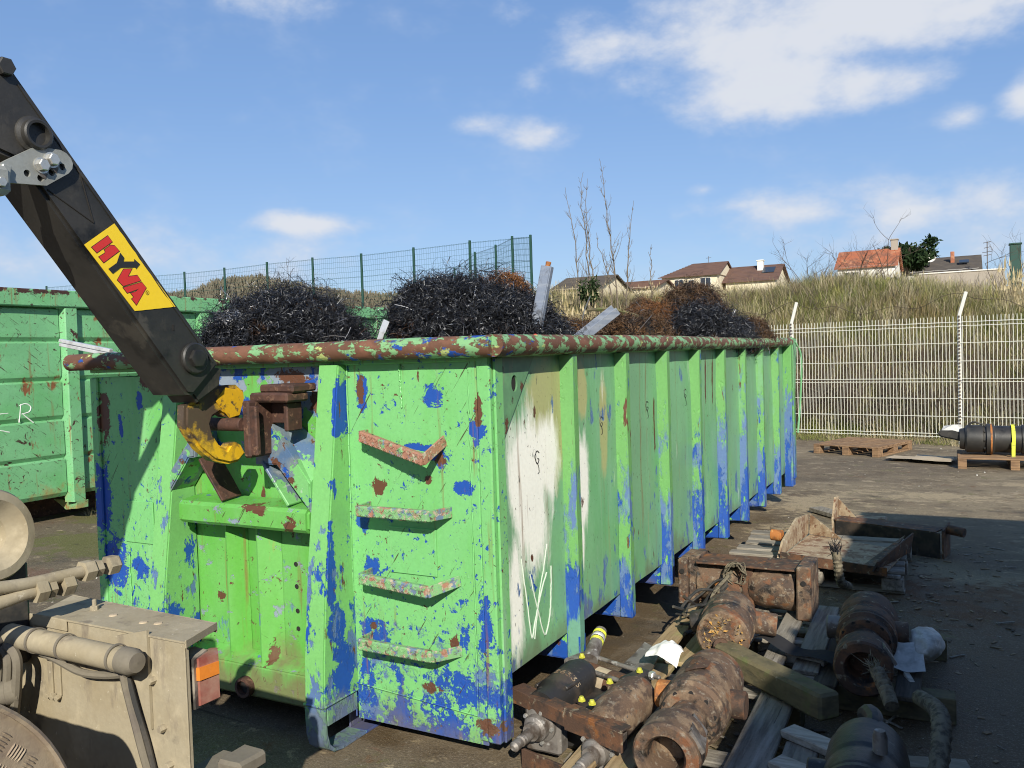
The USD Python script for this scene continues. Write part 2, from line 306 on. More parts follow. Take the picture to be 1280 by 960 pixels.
look('paint_recess', LIME, [
    ('n', (.15, .41, .11), (5, 5, 2), .5, .12, {'a': .7}),
    ('b', GREYB, [((-.95, .0, 1.5), (.42, .4, .22)), ((-1.4, .0, 1.52), (.2, .4, .16))], .7, 9, .03, dict(CH, th=.28)),
    ('n', BLUE, (11, 11, 9), .60, .008, zb(.8, -.12, 1.45, .06, rgh=.7)),
    ('n', BLUED, (10, 10, 4), .635, .02, CH),
    ('b', RUST, [((-1.1, -.1, .98), (.12, .2, .05)), ((-.92, -.1, .93), (.08, .2, .06)), ((-1.13, -.12, .99), (.1, .1, .04)), ((-1.28, -.02, .17), (.07, .12, .05)), ((-1.15, 0, .3), (.04, .2, .14)), ((-1.5, 0, .53), (.05, .1, .05)), ((-1.0, 0, 1.55), (.2, .2, .06)), ((-.88, 0, 1.45), (.05, .2, .1))], .75, 16, .02, dict(CH, th=.36)),
    ('n', RUST, (14, 14, 6), .69, .012, CH),
    ('n', RUSTD, (90, 60, 4), .685, .012, dict(CH, det=4, rot=(0, .6, 0), a=.9)), ('n', RUSTD, (90, 60, 4), .70, .012, dict(CH, det=4, rot=(.5, -.9, .2), seed=3, a=.9)), ('n', (.19, .085, .03), (22, 22, 1.3), .655, .05, {'a': .65, 'det': 5}),
    ('n', (.36, .2, .06), (16, 16, 2), .69, .05, {'a': .55}),
    ('n', (.16, .13, .07), (6, 6, 2.5), .60, .1, {'a': .8, 'z': (.12, .22, .55, -.2)}),
], rough=.42, bump=.5, bdist=.0025, gh=.35, grain=.09)
look('paint_post', (.165, .43, .13), [
    ('b', BLUE, [((-.70, -.05, 1.42), (.03, .14, .24)), ((-.70, -.14, .75), (.02, .05, .35)), ((-.70, -.08, .32), (.02, .12, .26)), ((-.70, -.12, .52), (.02, .10, .14))], .6, 13, .015, dict(CH, th=.30)),
    ('n', BLUE, (12, 12, 6), .56, .010, zb(.1, .06, 1.35, -.10, rgh=.68)),
    ('n', BLUED, (15, 15, 7), .57, .02, zb(.1, .05, 1.2, -.10)),
    ('n', RUST, (24, 24, 7), .655, .015, CH),
    ('n', (.12, .15, .19), (6, 6, 5), .55, .06, {'a': .8, 'z': (.1, .22, .38, -.3)}),
], rough=.42, bump=.6, bdist=.0025, gh=.35)
look('paint_side', DULL, [
    ('n', (.19, .45, .21), (1.6, 1.6, .8), .55, .10, {'a': .7}),
    ('n', (.10, .36, .12), (2.2, 2.2, 1.0), .60, .08, {'a': .6}),
    ('n', (.26, .50, .30), (9, 9, .6), .63, .07, {'a': .4}),
    ('b', (.42, .40, .17), [((0, .50, 1.42), (.3, .44, .32)), ((0, .86, 1.44), (.3, .13, .30)), ((0, 1.12, 1.25), (.3, .10, .5)), ((0, .5, 1.3), (.3, .42, .5))], .35, (3, 3, 2), .12, {'th': .35, 'a': .85}),
    ('b', (.90, .89, .80), [((0, .30, 1.05), (.3, .36, .62)), ((0, .15, .62), (.3, .12, .62)), ((0, .46, 1.18), (.3, .22, .38)), ((0, .84, 1.0), (.3, .15, .40)), ((0, .80, .72), (.3, .10, .3))], .40, (6, 6, 1.4), .16, {'th': .32, 'a': .95}),
    ('n', BLUED, (8, 8, 4), .63, .02, zb(.36, .05, 1.0, -.05)),
    ('n', BLUE, (13, 13, 8), .675, .01, zb(.36, .03, 1.2, -.06)),
    ('b', RUST, [((0, 2.75, 1.50), (.2, .16, .17)), ((0, 3.02, 1.42), (.2, .035, .32)), ((0, 3.2, 1.38), (.2, .035, .36)), ((0, 1.9, 1.2), (.2, .03, .3)), ((0, .3, .77), (.2, .03, .05)), ((0, 1.5, .65), (.2, .03, .05))], .6, (10, 10, 4), .02, dict(CH, th=.4)),
    ('n', RUST, (12, 12, 5), .685, .012, CH),
    ('n', RUSTD, (60, 80, 4), .685, .012, dict(CH, det=4, rot=(0, .6, 0), a=.9)), ('n', RUSTD, (60, 80, 4), .70, .012, dict(CH, det=4, rot=(.5, -.9, .2), seed=3, a=.9)), ('n', (.19, .085, .03), (20, 20, 1.0), .655, .05, {'a': .65, 'det': 5}),
    ('n', (.05, .06, .05), (36, 36, 10), .71, .02, {'a': .8, 'det': 3}),
    ('n', (.30, .25, .10), (14, 14, 1.0), .67, .05, {'a': .5}),
    ('n', (.12, .11, .07), (5, 5, 3), .60, .1, {'a': .6, 'z': (.35, .15, .6, -.25)}),
], rough=.40, bump=.4, bdist=.0025, gh=.35, grain=.08)
look('paint_plate', (.105, .24, .12), [('n', (.13, .30, .14), 9, .55, .08, {}), ('n', RUSTD, (16, 16, 9), .64, .02, CH), ('n', (.19, .26, .14), (20, 20, 5), .62, .04, {'a': .6}), ('b', RUST, [((0, .24, 1.48), (.1, .03, .07)), ((0, .10, 1.33), (.1, .03, .09))], .7, 20, .02, dict(CH, th=.4))], rough=.45, bump=.5, bdist=.0025, gh=.35)
look('paint_rib', (.125, .32, .095), [
    ('n', BLUED, (8, 8, 2.0), .50, .03, zb(.4, .07, 1.5, -.12, rgh=.72)),
    ('n', BLUE, (9, 9, 2.6), .545, .015, zb(.3, .06, 1.5, -.10, rgh=.72)),
    ('n', (.14, .32, .16), (9, 9, 2.5), .60, .03, {'a': .8}),
    ('n', (.14, .38, .10), (30, 30, 12), .62, .02, CH),
    ('n', RUST, (20, 20, 4), .655, .015, CH),
], rough=.45, bump=.6, bdist=.0025, gh=.35)
look('paint_foot', BLUE, [
    ('n', (.16, .42, .10), (13, 13, 13), .60, .015, CH), ('n', BLUED, (11, 11, 11), .58, .02, CH), ('n', RUST, (16, 16, 16), .66, .02, CH),
    ('n', (.12, .10, .08), (6, 6, 6), .6, .1, {'a': .7, 'z': (.2, .12, .34, -.2)})], rough=.5, bump=.5, bdist=.0025, gh=.35)
look('paint_rim', (.115, .052, .028), [
    ('n', (.17, .075, .042), (8, 8, 16), .55, .05, {}),
    ('n', (.19, .38, .17), (11, 11, 22), .55, .012, {'h': 1.2, 'rgh': .7, 'x': (-2.4, -.03, .0, .03), 'r': .45}),
    ('n', BLUE, (10, 10, 20), .63, .01, {'h': 1.0, 'x': (-.9, -.05, -.2, .04), 'y': (0.0, .03, .6, -.2)}),
    ('n', (.40, .47, .16), (16, 16, 24), .64, .02, {'h': 1.0}),
], rough=.72, bump=.6, bdist=.003)
look('paint_diagonal', (.15, .19, .215), [
    ('n', (.075, .135, .24), (8, 8, 8), .52, .06, {}), ('n', (.16, .42, .14), (9, 9, 9), .56, .012, dict(CH, z=(1.0, .09, 1.35, -.03))),
    ('n', BLUE, (13, 13, 13), .62, .012, CH), ('n', RUST, (12, 12, 16), .63, .015, CH), ('n', (.5, .5, .5), (40, 6, 40), .66, .03, {'a': .4})], rough=.45, bump=.5, bdist=.0025, gh=.35)
look('paint_rung', (.17, .36, .15), [('n', (.12, .17, .26), 30, .54, .03, CH), ('n', (.33, .16, .105), 26, .575, .04, dict(CH, z=(1.0, .0, 1.22, .16))), ('n', (.40, .34, .25), 40, .58, .04, CH), ('n', (.09, .06, .05), 36, .62, .03, CH)], rough=.6, bump=.5, bdist=.0025, gh=.5)
look('bail_rust', (.052, .023, .015), [('n', (.16, .085, .05), 30, .60, .04, {'h': .6}), ('n', (.012, .009, .008), 11, .62, .05, {}), ('n', (.085, .038, .024), 14, .55, .08, {}), ('n', (.04, .02, .015), 20, .62, .04, {})], rough=.75, bump=.6, bdist=.003)
look('paint_left_bin', (.15, .38, .175), [
    ('n', (.19, .46, .22), (1.5, 1.5, 2.5), .55, .1, {'a': .7}), ('n', (.11, .36, .12), (2, 2, 3), .6, .08, {'a': .6}),
    ('n', RUSTD, (9, 9, 12), .635, .012, dict(CH, dis=1.5)), ('n', (.20, .08, .03), (5, 6, 3), .64, .025, CH), ('n', RUSTD, (60, 80, 5), .66, .012, dict(CH, det=4, rot=(.9, 0, 0))), ('n', RUSTD, (60, 70, 5), .665, .012, dict(CH, det=4, rot=(-.5, .3, 0), seed=4)), ('n', (.22, .10, .03), (16, 16, 1.0), .64, .05, {'a': .7}), ('n', RUSTD, (7, 7, 9), .58, .02, dict(CH, z=(2.30, -.25, 2.41, .05))), ('n', (.05, .07, .05), (3, 22, 30), .70, .015, {'a': .8}),
    ('n', (.30, .16, .05), (6, 6, 6), .60, .08, {'a': .7, 'z': (.2, .12, .7, -.2)})], rough=.42, bump=.5, bdist=.003)
look('arm_black', (.018, .018, .017), [('b', (.085, .075, .06), [((-1.06, -1.02, 2.02), (.3, .10, .16)), ((-1.06, -.72, 1.72), (.3, .10, .14)), ((-1.06, -1.2, 2.35), (.3, .12, .12))], .6, 9, .12, {'th': .4, 'a': .6}), ('n', (.10, .09, .075), (50, 50, 6), .685, .02, {'a': .7, 'det': 4}), ('n', (.035, .032, .028), 3.5, .52, .12, {}), ('n', (.075, .065, .05), (5, 5, 5), .60, .07, {'a': .6}), ('n', (.005, .005, .005), 4, .63, .05, {})], rough=.48, bump=.15, grain=.15, gscale=90)
look('decal_yellow', (.80, .55, .02), [('n', (.6, .42, .05), 20, .66, .05, {'a': .5})], rough=.35, bump=.05, grain=.04)
look('decal_red', (.55, .03, .025), rough=.35, bump=.02, grain=.05)
look('decal_black', (.02, .02, .02), rough=.35, bump=.02, grain=.05)
look('hook_paint', (.075, .052, .034), [('n', (.66, .40, .015), (9, 9, 9), .545, .06, {'z': (1.2, .14, 1.36, -.04)}), ('n', (.05, .034, .024), 12, .6, .05, {}), ('n', (.55, .50, .3), (50, 12, 50), .69, .02, {'a': .7})], rough=.5, bump=.3)
look('hook_yellow', (.62, .36, .012), [('n', (.10, .07, .035), 26, .585, .03, {}), ('n', (.2, .12, .03), 14, .63, .02, {}), ('n', (.5, .3, .02), 6, .55, .1, {'a': .5})], rough=.5, bump=.3)
look('steel_plate', (.30, .31, .29), [('n', (.20, .19, .16), 6, .55, .1, {'a': .7})], rough=.5, metal=.25, bump=.1)
look('bolt_steel', (.55, .54, .50), rough=.35, metal=.7, bump=.1)
look('dust_beige', (.33, .285, .20), [('n', (.27, .22, .135), 4, .55, .12, {'a': .8}), ('n', (.42, .36, .25), (9, 9, 9), .60, .06, {'a': .7}), ('n', (.17, .14, .11), (14, 14, 4), .62, .05, {'a': .7}), ('n', (.10, .085, .07), (7, 7, 7), .64, .05, {'a': .6}), ('n', (.50, .45, .35), (60, 60, 60), .69, .02, {'a': .6, 'det': 3})], rough=.85, bump=.2, grain=.1, spec=.2)
look('chalk', (.50, .56, .48), rough=.9, bump=.1)
look('dust_hose', (.17, .15, .115), [('n', (.14, .12, .10), 12, .58, .08, {})], rough=.85, bump=.2, spec=.2)
look('rubber', (.025, .025, .024), [('n', (.10, .085, .065), 8, .55, .08, {'a': .7})], rough=.8, bump=.2)
look('lamp_red', (.24, .07, .055), [('n', (.40, .30, .22), 9, .52, .1, {'a': .5})], rough=.35, bump=.1)
look('lamp_orange', (.62, .20, .03), [('n', (.5, .3, .15), 12, .6, .06, {'a': .5})], rough=.3, bump=.1)
look('lamp_grey', (.06, .055, .05), [('n', (.34, .30, .24), 10, .52, .08, {})], rough=.5, bump=.1)
look('swarf_dark', (.026, .027, .031), [('n', (.06, .062, .07), 12, .55, .05, {}), ('n', (.085, .042, .02), 5, .66, .04, {}), ('n', (.42, .43, .45), 22, .66, .02, {})], rough=.42, metal=.6, bump=0, coord='world')
look('swarf_brown', (.07, .040, .020), [('n', (.115, .058, .022), 7, .54, .06, {}), ('n', (.03, .022, .018), 6, .58, .05, {})], rough=.6, metal=.3, bump=0)
look('swarf_rust', (.175, .072, .02), [('n', (.10, .04, .012), 9, .54, .06, {})], rough=.7, metal=.1, bump=0)
look('swarf_bright', (.42, .42, .43), rough=.35, metal=.8, bump=0)
look('swarf_core', (.014, .012, .011), rough=.9, bump=.3)
look('profile_blue', (.20, .235, .30), [('n', (.28, .31, .36), (3, 3, 30), .55, .06, {}), ('n', (.11, .12, .14), 16, .60, .04, {})], rough=.5, metal=.2, bump=.1)
look('alu', (.70, .70, .68), [('n', (.4, .38, .34), 15, .6, .05, {'a': .6})], rough=.4, metal=.5, bump=.1)
look('white_plastic', (.74, .73, .69), [('n', (.4, .37, .3), 20, .63, .06, {'a': .6})], rough=.5, bump=.2)
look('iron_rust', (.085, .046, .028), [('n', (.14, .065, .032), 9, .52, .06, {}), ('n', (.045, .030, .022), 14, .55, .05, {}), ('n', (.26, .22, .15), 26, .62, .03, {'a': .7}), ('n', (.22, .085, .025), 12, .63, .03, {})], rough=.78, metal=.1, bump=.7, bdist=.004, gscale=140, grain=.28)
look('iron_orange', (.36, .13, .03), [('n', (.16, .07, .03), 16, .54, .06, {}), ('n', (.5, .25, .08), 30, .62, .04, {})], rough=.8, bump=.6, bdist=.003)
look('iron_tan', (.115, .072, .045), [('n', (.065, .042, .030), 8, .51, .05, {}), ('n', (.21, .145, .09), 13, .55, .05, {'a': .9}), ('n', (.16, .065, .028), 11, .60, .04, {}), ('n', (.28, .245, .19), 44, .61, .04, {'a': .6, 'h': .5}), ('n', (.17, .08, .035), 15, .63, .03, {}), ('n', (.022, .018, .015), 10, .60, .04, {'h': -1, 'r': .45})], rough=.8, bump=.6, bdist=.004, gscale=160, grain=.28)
look('iron_pale', (.33, .255, .165), [('n', (.19, .115, .065), 10, .53, .06, {}), ('n', (.14, .06, .03), 16, .60, .04, {}), ('n', (.46, .40, .30), 30, .62, .04, {})], rough=.8, bump=.5, bdist=.003, grain=.2)
look('iron_dark', (.030, .028, .027), [('n', (.075, .058, .045), 9, .54, .07, {}), ('n', (.14, .13, .12), 24, .66, .03, {'a': .7})], rough=.5, metal=.3, bump=.5, bdist=.003)
look('iron_grey', (.22, .20, .18), [('n', (.10, .08, .065), 14, .52, .07, {}), ('n', (.42, .40, .37), 24, .62, .04, {})], rough=.55, metal=.4, bump=.6, bdist=.003)
look('cap_yellow', (.46, .45, .05), rough=.45, bump=.1)
look('paint_yellow_strap', (.62, .66, .05), [('n', (.25, .24, .06), 20, .6, .06, {})], rough=.7, bump=.3)
WG = dict(coord='object')
look('wood_grey', (.24, .215, .175), [('n', (.15, .13, .105), (40, 3, 40), .53, .08, {'h': -.8}), ('n', (.36, .33, .28), (26, 2, 26), .60, .08, {'a': .8}), ('n', (.06, .05, .04), (70, 3, 70), .66, .03, {'h': -1.5})], rough=.85, bump=.6, bdist=.003, spec=.2)
look('wood_grey_across', (.24, .215, .175), [('n', (.15, .13, .105), (3, 40, 40), .53, .08, {'h': -.8}), ('n', (.36, .33, .28), (2, 26, 26), .60, .08, {'a': .8}), ('n', (.06, .05, .04), (3, 70, 70), .66, .03, {'h': -1.5})], rough=.85, bump=.6, bdist=.003, spec=.2)
look('wood_tan', (.34, .25, .14), [('n', (.23, .16, .085), (40, 3, 40), .53, .08, {'h': -.6}), ('n', (.22, .24, .08), (6, 3, 6), .62, .06, {'a': .6}), ('n', (.09, .065, .04), (70, 3, 70), .66, .03, {'h': -1.5})], rough=.85, bump=.5, bdist=.003, spec=.2)
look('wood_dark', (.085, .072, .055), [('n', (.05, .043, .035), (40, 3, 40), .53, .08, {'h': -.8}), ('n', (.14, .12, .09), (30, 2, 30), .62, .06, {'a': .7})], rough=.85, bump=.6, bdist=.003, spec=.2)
look('wood_mossy', (.15, .125, .07), [('n', (.09, .08, .05), (12, 12, 30), .53, .1, {'h': -.6}), ('n', (.12, .14, .05), 9, .6, .07, {}), ('n', (.28, .24, .16), 24, .66, .03, {'a': .6})], rough=.85, bump=.5, bdist=.003, spec=.2)
look('wood_pale', (.46, .42, .35), [('n', (.30, .27, .22), (4, 40, 40), .53, .08, {'h': -.6})], rough=.85, bump=.4, bdist=.003, spec=.2)
look('pallet_brown', (.25, .155, .085), [('n', (.16, .10, .06), (4, 30, 30), .53, .08, {}), ('n', (.36, .25, .15), (3, 20, 20), .62, .06, {'a': .7})], rough=.85, bump=.4, bdist=.003, spec=.2)
look('cardboard', (.44, .36, .25), [('n', (.34, .27, .18), 4, .56, .1, {})], rough=.9, bump=.2, spec=.2)
look('bag_white', (.50, .49, .45), [('n', (.30, .29, .26), 9, .55, .08, {}), ('n', (.62, .61, .58), 22, .62, .06, {})], rough=.5, bump=.5, bdist=.006)
look('cloth_black', (.012, .012, .014), rough=.9, bump=.5)
look('rope_tan', (.16, .135, .09), [('n', (.06, .05, .035), 40, .55, .08, {'h': -1})], rough=.9, bump=.7)
look('fence_white', (.66, .65, .58), rough=.5, bump=.05)
look('fence_cream', (.70, .70, .60), rough=.5, bump=.05)
look('fence_green', (.012, .055, .040), rough=.5, bump=.05)
look('bark', (.17, .14, .105), [('n', (.09, .075, .06), 9, .55, .1, {})], rough=.9, bump=.2, spec=.2)
look('twig_dark', (.075, .055, .042), [('n', (.13, .10, .075), 3, .55, .1, {})], rough=.9, bump=0, spec=.2)
look('wall_cream', (.66, .58, .42), [('n', (.56, .48, .35), .6, .55, .1, {'a': .6})], rough=.9, bump=.1)
look('wall_white', (.70, .67, .60), rough=.9, bump=.1)
look('roof_brown', (.13, .072, .052), [('n', (.09, .05, .04), (1, 1, 6), .55, .1, {})], rough=.85, bump=.3)
look('roof_orange', (.34, .115, .055), [('n', (.22, .09, .055), .9, .55, .08, {}), ('n', (.42, .2, .11), 1.6, .62, .06, {})], rough=.85, bump=.3)
look('roof_dark', (.068, .058, .050), [('n', (.095, .08, .065), 1.2, .55, .1, {})], rough=.85, bump=.3)
look('glass_dark', (.03, .04, .055), rough=.12, bump=0)
look('stone_grey', (.32, .28, .23), rough=.9, bump=.3)

def tinted(name, cols, sc, rough=.9, trans=.35):
    """leaf / blade look: colour varies with place; some light passes"""
    n = {'geo': ('geometry', {}), 'nn': ('noise_texture', {'scale': sc, 'detail': 3.0}), 'oi': ('object_info', {}), 'w': ('white_noise_texture', {}) if False else ('math', {'math_type': 'multiply_add', 'value2': .35, 'value3': -.17}),
         'ad': ('math', {'math_type': 'add'}), 'rp': ('rgb_ramp', {'ramp': cols}), 'd': ('diffuse_bsdf', {}), 't': ('translucent_bsdf', {}), 'mx': ('mix_closure', {'fac': trans})}
    l = [('geo.position', 'nn.vector'), ('oi.random', 'w.value1'), ('nn.fac', 'ad.value1'), ('w.value', 'ad.value2'), ('ad.value', 'rp.fac'), ('rp.color', 'd.color'), ('rp.color', 't.color'), ('d.BSDF', 'mx.closure1'), ('t.BSDF', 'mx.closure2')]
    MATS[name] = usdkit.material(stage, '/World/Looks/' + name, n, l, surface='mx.closure')
tinted('grass_dry', [(.25, (.30, .235, .115)), (.42, (.43, .36, .22)), (.52, (.54, .47, .31)), (.62, (.36, .33, .13)), (.75, (.22, .25, .08))], .55)
tinted('grass_straw', [(.3, (.66, .56, .36)), (.6, (.52, .42, .23)), (.75, (.36, .30, .13))], .8)
tinted('grass_green', [(.3, (.16, .19, .05)), (.6, (.25, .25, .085)), (.8, (.38, .32, .15))], 1.5)
tinted('leaf_dark', [(.3, (.018, .035, .016)), (.6, (.045, .07, .03)), (.8, (.08, .10, .05))], 1.0, trans=.2)
tinted('hill_wood', [(.3, (.11, .10, .075)), (.55, (.16, .14, .10)), (.8, (.13, .135, .085))], .06, trans=0.0)
tinted('earth', [(.3, (.14, .115, .06)), (.5, (.25, .20, .105)), (.7, (.17, .165, .065))], .8, trans=0.0)
# ------------------------------------------------------------------ ground and embankment
look('asphalt', (.150, .115, .074), [
    ('n', (.105, .083, .056), (.5, .5, 1), .52, .12, {'a': .8}),
    ('n', (.25, .20, .125), (.55, .9, 1), .585, .07, {'a': .75, 'y': (2.5, -.10, 6.0, .03)}),
    ('n', (.33, .265, .17), (3.2, 5.0, 1), .635, .03, {'a': .8, 'y': (3, -.08, 6, .02)}),
    ('b', (.34, .27, .165), [((.55, 4.9, 0), (1.2, .9, 1)), ((.2, 6.2, 0), (.9, 1.2, 1)), ((1.2, 7.0, 0), (1.6, .5, 1)), ((2.4, 8.0, 0), (1.4, .35, 1))], 1.1, (5, 7, 1), .12, {'th': .42, 'a': .85}),
    ('b', (.13, .062, .028), [((1.75, 2.9, 0), (1.7, 1.3, 1)), ((2.2, 2.0, 0), (1.3, 1.1, 1))], .8, 3.0, .12, {'th': .42, 'a': .85}),  # rust stain, its colour also made to warm the shaded tarmac
    ('b', (.088, .060, .030), [((1.3, 1.6, 0), (1.7, 2.6, 1)), ((-.6, 2.2, 0), (1.0, 3.6, 1)), ((-1.4, -1.2, 0), (1.6, 1.4, 1))], .7, 2.0, .15, {'th': .25, 'a': .85, 'r': .6}),  # dark brown painted into the tarmac where shade falls, over oil stains
    ('b', (.105, .105, .03), [((-5.3, 2.2, 0), (1.7, .9, 1)), ((-6.3, 3.4, 0), (1.8, 1.2, 1)), ((-4.3, 2.8, 0), (1.5, .8, 1))], .6, 2.5, .1, {'th': .3, 'a': .9}),
    ('b', (.15, .085, .055), [((-5.0, 1.2, 0), (1.2, .35, 1))], .6, 5.0, .08, {'th': .35, 'a': .8}),
    ('n', (.04, .036, .03), (1.1, 1.1, 1), .63, .05, {'a': .7}),
    ('n', (.30, .26, .20), 34, .70, .02, {'a': .7, 'det': 3}), ('n', (.27, .235, .18), 150, .60, .05, {'a': .5, 'det': 2}), ('n', (.04, .034, .026), 110, .62, .05, {'a': .5, 'det': 2}), ('n', (.03, .026, .02), (1.5, 22, 1), .665, .02, {'a': .7}), ('n', (.035, .03, .022), (9, 9, 1), .66, .03, {'a': .7}),
], rough=.88, bump=.7, bdist=.008, grain=.30, gscale=70, spec=.25)
def ground_fn(p, s, t):
    p = p.copy(); p[:, 2] += .012 * nz(p * (1, 1, 0), .6, 3) - .004; return p
near = grid((-14, -9, 0), (24, 0, 0), (0, 30, 0), 120, 150, ground_fn)
ring = []
gm = M().add(near)
for a, b in (((-600, -600), (-14, 700)), ((10, -600), (600, 700)), ((-14, -600), (10, -9)), ((-14, 21), (10, 700))):
    gm.add(grid((a[0], a[1], -.02), (b[0] - a[0], 0, 0), (0, b[1] - a[1], 0), 4, 4))
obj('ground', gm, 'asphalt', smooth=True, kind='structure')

def fence_y(x): return 12.27 - .19 * np.asarray(x, float)
def sstep(t): t = np.clip(t, 0, 1); return t * t * (3 - 2 * t)
def land(x, y):
    x, y = np.asarray(x, float), np.asarray(y, float)
    s = y - fence_y(x) - .25
    H = 2.95 - .85 * sstep((x + 1.5) / 5.5) + .30 * sstep((-x - 10) / 3) - .28 * np.exp(-((x + 5.5) / 3.2) ** 2)
    h = H * sstep(np.clip(s, 0, None) / 9.5 * .93 + .0)
    far = np.clip(y - 24, 0, None)
    rise = .055 - .024 * sstep((x + 1) / 10)
    h = h + np.where(x > -15 - .30 * far, 1, .35) * rise * far
    q = np.stack([x, y, 0 * x], 1)
    h = h + .22 * nz(q, .45, 5) * sstep(s / 2) + .10 * nz(q, 1.6, 6) * sstep(s / 1.5)
    return np.where(s < 0, -.06, h)
def land_sheet(x0, x1, y0, y1, nx, ny):
    def fn(p, s, t): p = p.copy(); p[:, 2] = land(p[:, 0], p[:, 1]); return p
    return grid((x0, y0, 0), (x1 - x0, 0, 0), (0, y1 - y0, 0), nx, ny, fn)
em = M().add(land_sheet(-30, 14, 8, 40, 176, 128))
em.add(land_sheet(-190, -30, 8, 40, 40, 16)).add(land_sheet(14, 90, 8, 40, 30, 16)).add(land_sheet(-190, 90, 40, 190, 56, 30))
obj('embankment', em, 'earth', smooth=True, kind='structure')

def instancer(name, protos, mats, pos, which, yaw, scale, kind='stuff', tilt=None, label=None, cat=None):
    path = numbered('/World/' + name); pi = UsdGeom.PointInstancer.Define(stage, path); ps = []
    for k, (m, mt) in enumerate(zip(protos, mats)):
        v, f = m.mesh() if isinstance(m, M) else m
        pp = f'{path}/{name.split("_")[-1]}_tuft' + (f'_{k:03d}' if k else '')
        usdkit.mesh(stage, pp, (v, f), MATS[mt]); ps.append(pp)
    pi.CreatePrototypesRel().SetTargets([Sdf.Path(p) for p in ps])
    pi.CreateProtoIndicesAttr(Vt.IntArray.FromNumpy(np.asarray(which, np.int32)))
    pi.CreatePositionsAttr(Vt.Vec3fArray.FromNumpy(np.asarray(pos, np.float32)))
    pi.CreateScalesAttr(Vt.Vec3fArray.FromNumpy(np.repeat(np.asarray(scale, np.float32)[:, None], 3, 1)))
    h = np.asarray(yaw) / 2; q = np.stack([np.cos(h), 0 * h, 0 * h, np.sin(h)], 1)
    pi.CreateOrientationsAttr(Vt.QuathArray([Gf.Quath(float(a), float(b), float(c), float(d)) for a, b, c, d in q]))
    return tag(pi, label, cat, None, kind)
def tuft(n, h, spread, lean, w, rng, seg=3, heads=0):
    """n curved blades as narrow strips"""
    m = M()
    for _ in range(n):
        a, r = rng.uniform(0, 6.283), spread * math.sqrt(rng.uniform()); b = rng.uniform(0, 6.283)
        L = h * rng.uniform(.5, 1.1); ln = lean * rng.uniform(.2, 1.3); o = np.array([r * math.cos(a), r * math.sin(a), -.04]); d = np.array([math.cos(b), math.sin(b), 0])
        sd = np.array([-d[1], d[0], 0]); t = np.linspace(0, 1, seg + 1); c = o + d * (ln * L * t ** 2)[:, None] + np.array([0, 0, 1.0]) * (L * (t - .35 * ln * t ** 2))[:, None]
        ww = w * (1 - .85 * t)
        v = np.empty((2 * (seg + 1), 3)); v[0::2] = c - sd * ww[:, None]; v[1::2] = c + sd * ww[:, None]
        m.add((v, np.array([(2 * i, 2 * i + 1, 2 * i + 3, 2 * i + 2) for i in range(seg)])))
        if heads and rng.uniform() < heads:
            e = c[-1]; m.add((np.array([e - sd * w * 2.2, e + sd * w * 2.2, e + (0, 0, L * .16)]) + 0, np.array([(0, 1, 2)])))
    return m
rg = np.random.default_rng(11)
protos = [tuft(24, .46, .16, .75, .008, rg), tuft(20, .58, .18, .6, .007, rg, heads=.6), tuft(26, .36, .22, 1.0, .008, rg), tuft(22, .36, .16, .7, .008, rg), tuft(12, .82, .14, .45, .006, rg, heads=.9)]
def scatter(n, x0, x1, y0, y1, rng, keep=None):
    x, y = rng.uniform(x0, x1, n), rng.uniform(y0, y1, n); ok = (y - fence_y(x)) > .45
    if keep is not None: ok &= keep(x, y)
    return x[ok], y[ok]
x, y = scatter(17500, -17, 7, 11, 26.5, rg)
q = np.stack([x, y, 0 * x], 1)
sdist = y - fence_y(x)
clump = nz(q, .5, 21) + .5 * nz(q, 1.3, 22)
ok = rg.uniform(0, 1, len(x)) < np.clip(.62 + .9 * clump + .05 * (sdist - 3), .12, 1)
ok &= nz(q, .9, 77) > -.42
x, y, q, sdist, clump = x[ok], y[ok], q[ok], sdist[ok], clump[ok]
gn = nz(q, .35, 31)
which = np.where(gn > .22, np.where(rg.uniform(0, 1, len(x)) < .6, 3, 0), rg.choice([0, 1, 1, 2, 4], len(x)))
instancer('dry_grass', protos, ['grass_dry', 'grass_straw', 'grass_dry', 'grass_green', 'grass_straw'], np.stack([x, y, land(x, y)], 1), which, rg.uniform(0, 6.28, len(x)), rg.uniform(.6, 1.45, len(x)) * np.where(sdist < 2.5, .72, 1.0) * (1 + .35 * nz(q, .7, 41)),
          label='tall dry straw coloured grass covering the embankment behind the fences', cat='grass')
x, y = scatter(5200, -40, 30, 26, 62, rg, keep=lambda x, y: (x > -15 - .3 * (y - 24)))
instancer('far_grass', protos[:4], ['grass_dry', 'grass_straw', 'grass_dry', 'grass_green'], np.stack([x, y, land(x, y)], 1), rg.choice(4, len(x)), rg.uniform(0, 6.28, len(x)), rg.uniform(.8, 1.6, len(x)),
          label='dry grass on the far rise in front of the houses', cat='grass')

